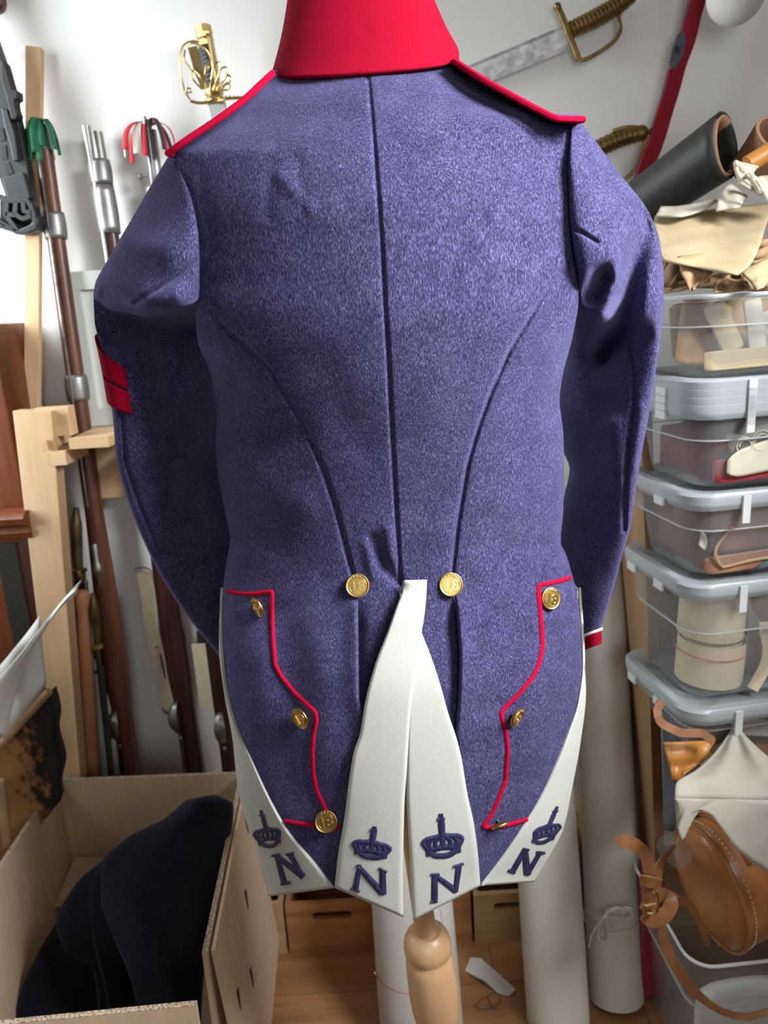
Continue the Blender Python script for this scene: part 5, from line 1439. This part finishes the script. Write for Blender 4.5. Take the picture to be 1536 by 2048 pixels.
hide('white backed hide strip lying over the top of the heap', [(1322,412,.34),(1345,412,.33),(1380,408,.33),(1430,396,.34)], [(1312,430,.30),(1365,432,.28),(1400,422,.29),(1436,402,.31)], 'pale_hide', 16, 6, .006, .003, 9)
hide('pale square hide offcut on top of the heap, by the black leather roll', [(1432,420,.26),(1440,392,.28),(1454,372,.30),(1462,366,.31)], [(1480,416,.255),(1488,402,.27),(1496,392,.28),(1494,390,.29)], 'pale_hide', 10, 8, .004, .004, 10)
hide('cream hide tab standing on top of the heap, nearest the roll mouth', [(1468,340,.25),(1466,325,.25),(1470,320,.25)], [(1476,364,.25),(1500,352,.25),(1518,332,.25)], 'cream_leather', 8, 8, .002, .006, 11)
hide('folded white hide strip bent on top of the heap', [(1490,350,.24),(1500,345,.24),(1508,350,.24)], [(1520,390,.24),(1524,388,.24),(1528,386,.24)], 'pale_hide', 8, 8, .003, .004, 12)
hide('curling cream hide offcut at the upper right of the heap', [(1508,360,.26),(1520,352,.26),(1545,350,.27)], [(1536,402,.24),(1545,400,.25),(1570,398,.26)], 'cream_leather', 8, 8, .006, .004, 13)
hide('lower grey white hide offcut in front of the black leather roll', [(1475,365,.275),(1488,360,.275),(1494,362,.275)], [(1516,390,.27),(1520,388,.27),(1526,388,.27)], 'pale_hide', 8, 8, .003, .003, 14)
# supporting bulk of folded hides under the drape
hide('folded hides lying deep in the heap', [(1318,520,.30),(1318,545,.28),(1318,575,.27)], [(1560,500,.30),(1560,540,.28),(1560,580,.27)], 'tan_hide', 12, 16, .01, .006, 15)

# black leather roll
rl = thing('leather_roll', 'rolled black leather hide lying over the heap, its mouth upper right', 'leather roll', W(1330, 420, .45))
a, b = W(1262, 425, .56), W(1452, 292, .39); ax = (b-a); L = ax.length; ax.normalize(); u = Vector((0, 0, 1)); u = (u-ax*u.dot(ax)).normalized(); v = ax.cross(u)
rows = []
for i in range(13):
    t = i/12; row = []
    for k in range(57):
        q = -.5+2*math.pi*1.12*k/56; rr = (.047+.005*t)*(1-.10*k/56)
        row.append(a+ax*(L*t+(.018*math.sin(q+.8)*t))+(u*math.cos(q)+v*math.sin(q))*rr)
    rows.append(row)
MB().grid(rows).build('outer', 'black_leather', rl, solid=.003)
rows = [[a+(b-a)*(.35+.66*i/8)+ax*.018*math.sin(-.5+2*math.pi*k/40+.8)*i/8+(u*math.cos(-.5+2*math.pi*k/40)+v*math.sin(-.5+2*math.pi*k/40))*.0435 for k in range(30)] for i in range(9)]
MB().grid(rows).build('inner_face', 'leather_back', rl, solid=.002)
# brown rolled hide at the right edge
a, b = W(1500, 345, .42), W(1560, 270, .36)
ob = MB().lathe([(.036, 0), (.038, (b-a).length*.5), (.042, (b-a).length), (.036, (b-a).length), (.034, (b-a).length*.4)], a, b-a, 28, cap=False).build('hide_roll', 'leather_back', None)
tag(ob, 'small brown suede roll at the right edge beside the black roll', 'leather roll')
ob = MB().tube([W(1495, 330, .32), W(1570, 285, .32)], .014, 12).build('amber_rod', 'saddle_orange'); tag(ob, 'amber leather tube poking out at the right edge of the heap', 'leather roll')

# ================================================================ satchel, cloth, straps and lower box
o6 = WZ(1372, 2075, 0); 
ax6 = Vector((math.cos(.06), math.sin(.06), 0)); ay6 = Vector((-math.sin(.06), math.cos(.06), 0))
o6 = Vector((W(1352, 1900, .16).x+.028, .15, .002))
h6 = W(1440, 1925, .16).z
tub('large plastic box on the floor carrying the leather satchel', o6, h6, .42, .30, lid=0, ax=ax6, ay=ay6)
piece('cloth_piece', 'white_panel', 'folded white cloth inside the floor box', 'cloth', [[o6+ax6*(.04+.06*j)+ay6*(.05+.01*math.sin(j))+Vector((0, 0, .01+i*h6*.16)) for j in range(6)] for i in range(5)], .02)
# satchel: fat leather drum lying on its side, left end towards us
sc = W(1475, 1765, .22); sax = Vector((.93, .30, .20)).normalized()
cL = W(1424, 1775, .215); R6 = .128
sat = thing('leather_satchel', 'round orange brown leather satchel with stitched rim', 'satchel', cL+sax*.12-Vector((0, 0, R6)))
u = Vector((0, 0, 1)); u = (u-sax*u.dot(sax)).normalized(); v = sax.cross(u)
def drum(prof, sq=.72, seg=56):
    rows = []
    for r, h in prof:
        rows.append([cL+sax*h+(u*math.cos(2*math.pi*k/seg)*r+v*math.sin(2*math.pi*k/seg)*r*sq) for k in range(seg)])
    return rows
MB().grid(drum([(R6*.98, .0), (R6*1.01, .006), (R6*1.03, .05), (R6*1.04, .12), (R6*1.02, .20), (R6*.9, .23)]), close_u=True, cap=True).build('body', 'saddle_leather', sat, angle=60)
MB().grid(drum([(R6*1.0, .002), (R6*.97, -.008), (R6*.85, -.016), (R6*.6, -.022), (R6*.3, -.025), (.001, -.026)]), close_u=True).build('end_panel', 'saddle_leather', sat, angle=60)
MB().tube(drum([(R6*1.01, -.004)])[0], .0042, 8, closed=True).build('rim_welt', 'saddle_leather', sat)
mb = MB(); rr = drum([(R6*1.022, .011)], seg=150)[0]
for k in range(0, 150, 2): mb.tube([rr[k], rr[(k+1) % 150]], .0013, 5)
ob = mb.build('stitching', 'stitch', sat); ob['kind'] = 'stuff'
rows = []
for i in range(13):
    q = -.9+1.7*i/12
    rows.append([cL+sax*h+(u*math.cos(q)*(R6*1.05)+v*math.sin(q)*R6*1.05*.74) for h in (.03, .09, .15, .215)])
fp_ = MB().grid(rows).build('flap', 'saddle_leather', sat, solid=.004)
mb = MB(); q = rows[-1]
E = [r[0]+sax*.005+(r[0]-cL).normalized()*.003 for r in rows]+[q[1]+(q[1]-cL).normalized()*.003, q[2]+(q[2]-cL).normalized()*.003]
E = [Vector(p) for p in curve([tuple(p) for p in E], 60)]
for k in range(0, 58, 2): mb.tube([E[k], E[k+1]], .0012, 5)
ob = mb.build('flap_stitching', 'stitch', fp_); ob['kind'] = 'stuff'
# strap with buckle hanging at the left of the satchel
def pxs(pts, n=20): return [W(*p) for p in curve(pts, n)]
MB().strap(pxs([(1345,1700,.22),(1330,1715,.17),(1318,1735,.15),(1312,1760,.14),(1308,1800,.135),(1306,1825,.13)]), .022, .0035, (.3, -1, 0)).build('buckle_strap', 'strap_leather', sat)
MB().strap(pxs([(1236,1688,.12),(1246,1682,.12),(1262,1686,.12),(1284,1700,.125),(1296,1725,.125),(1300,1760,.125),(1298,1800,.125),(1290,1822,.12)]), .021, .0035, (0, -1, .35)).build('strap_end', 'strap_leather', sat)
MB().strap(pxs([(1280,1760,.118),(1300,1764,.112),(1318,1768,.118)], 8), .022, .004, (0, -1, 0)).build('keeper_loop', 'strap_leather', sat, bevel=.001)
bk = [W(x, y, .108) for x, y in ((1290,1812),(1312,1800),(1316,1790),(1312,1786))]
MB().tube([W(x, y, .108) for x, y in curve([(1288,1808),(1290,1826),(1304,1828),(1314,1820),(1316,1800),(1313,1786),(1308,1784)], 22)], .0026, 8).build('buckle', 'gilt', sat)
MB().tube([W(1290, 1812, .106), W(1312, 1806, .104)], .002, 6).build('buckle_tongue', 'gilt', sat)
MB().strap(pxs([(1292,1826,.12),(1306,1838,.12),(1322,1836,.12),(1336,1822,.13),(1342,1806,.14),(1330,1794,.15),(1312,1792,.15)], 16), .030, .0035, (.2, -1, .2)).build('strap_loop', 'strap_leather', sat)
MB().strap(pxs([(1320,1800,.16),(1350,1800,.165),(1376,1806,.165),(1392,1830,.16),(1406,1860,.16),(1415,1890,.165)], 18), [.022-.0008*i for i in range(18)], .004, (-.5, -1, 0)).build('side_strap', 'strap_leather', sat)
MB().strap(pxs([(1322,1838,.125),(1326,1870,.115),(1342,1915,.105),(1372,1962,.10),(1408,2000,.095),(1450,2025,.09),(1490,2034,.085),(1530,2026,.08),(1570,2010,.08)], 34), [.011+.007*math.sin(math.pi*min(1, i/20)) for i in range(34)], .0035, (-.5, -1, .5)).build('long_strap', 'strap_leather', sat)
# calico cloth thrown over the satchel
cal = sheet([(1470,1452,.20),(1425,1512,.15),(1384,1540,.11),(1350,1566,.085),(1352,1600,.075),(1358,1640,.07),(1362,1688,.07)],
            [(1476,1450,.20),(1512,1490,.16),(1560,1530,.12),(1570,1580,.09),(1570,1640,.075),(1560,1700,.07),(1540,1740,.07)], 34, 26, .006, 3, 5, seed=1)
cal = MB()
Lc = [(1468,1452,.215),(1430,1505,.17),(1392,1540,.13),(1352,1568,.10),(1350,1596,.085)]
Rc = [(1474,1452,.215),(1505,1485,.17),(1545,1520,.14),(1590,1560,.11),(1600,1600,.09)]
mb1 = sheet(Lc, Rc, 20, 26, 0, 4, 3, seed=1, sagf=lambda u, v: .006*math.sin(4*math.pi*v+1)*math.sin(math.pi*min(1, u*1.0)))
cal.add(mb1.v, mb1.f)
# lower ragged hem: columns of varying length
hem = curve([(1350,1596),(1354,1640),(1362,1686),(1372,1690),(1380,1650),(1390,1622),(1410,1618),(1432,1636),(1452,1670),(1476,1700),(1505,1724),(1530,1740),(1560,1760),(1600,1780)], 60)
top_ = [(1350+250*i/59, 1596+4*i/59) for i in range(60)]
hx = [(1350,1600),(1353,1650),(1366,1688),(1374,1648),(1384,1622),(1402,1618),(1424,1630),(1448,1664),(1472,1698),(1500,1722),(1530,1742),(1560,1764),(1600,1790)]
tp = [(1350,1596),(1360,1596),(1370,1596),(1380,1596),(1390,1597),(1404,1597),(1424,1597),(1448,1598),(1472,1598),(1500,1599),(1530,1599),(1560,1600),(1600,1600)]
rows = []
TP = lin(tp, 53); HX = lin(hx, 53)
for j in range(11):
    s = j/10; r = []
    for i in range(53):
        x = TP[i][0]*(1-s)+HX[i][0]*s; y = TP[i][1]*(1-s)+HX[i][1]*s
        xx = i/52
        r.append(W(x, y, .0855+.005*xx-.012*s-.006*math.sin(xx*14)*s+.02*s*s*(1 if xx < .12 else 0)))
    rows.append(r)
cal.grid(rows)
ob = cal.build('calico_cloth', 'calico', None, solid=.0012, angle=180); tag(ob, 'cream calico cloth with torn hem draped over the satchel', 'cloth')
# orange leather piece and lace behind the cloth, grey felt
ob = sheet([(1326,1484,.20),(1332,1510,.19),(1340,1540,.185),(1348,1560,.18)], [(1432,1480,.22),(1420,1500,.21),(1396,1530,.20),(1352,1562,.18)], 12, 10, .004).build('leather_flap', 'saddle_orange', None, solid=.004); tag(ob, 'bright orange leather flap left of the calico cloth', 'leather')
ob = MB().strap(pxs([(1324,1402,.17),(1314,1420,.165),(1318,1440,.16),(1340,1456,.16),(1370,1466,.165),(1400,1466,.17),(1426,1482,.18)], 26), .014, .003, (.2, -1, .4)).build('leather_lace', 'rust_leather'); tag(ob, 'curling brown leather lace above the orange flap', 'leather')
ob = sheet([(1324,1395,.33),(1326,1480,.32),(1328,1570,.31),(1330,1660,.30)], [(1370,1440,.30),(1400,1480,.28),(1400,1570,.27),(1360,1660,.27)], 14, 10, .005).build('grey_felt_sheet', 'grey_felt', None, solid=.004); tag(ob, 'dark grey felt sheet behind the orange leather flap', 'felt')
ob = MB().lathe([(.002, 0), (.018, .002), (.024, .008), (.025, .03), (.024, .05)], W(1334, 1690, .26), (.1, -1, .3), 24).build('round_tub', 'clear_plastic'); tag(ob, 'small round translucent plastic tub behind the buckled strap', 'tub')
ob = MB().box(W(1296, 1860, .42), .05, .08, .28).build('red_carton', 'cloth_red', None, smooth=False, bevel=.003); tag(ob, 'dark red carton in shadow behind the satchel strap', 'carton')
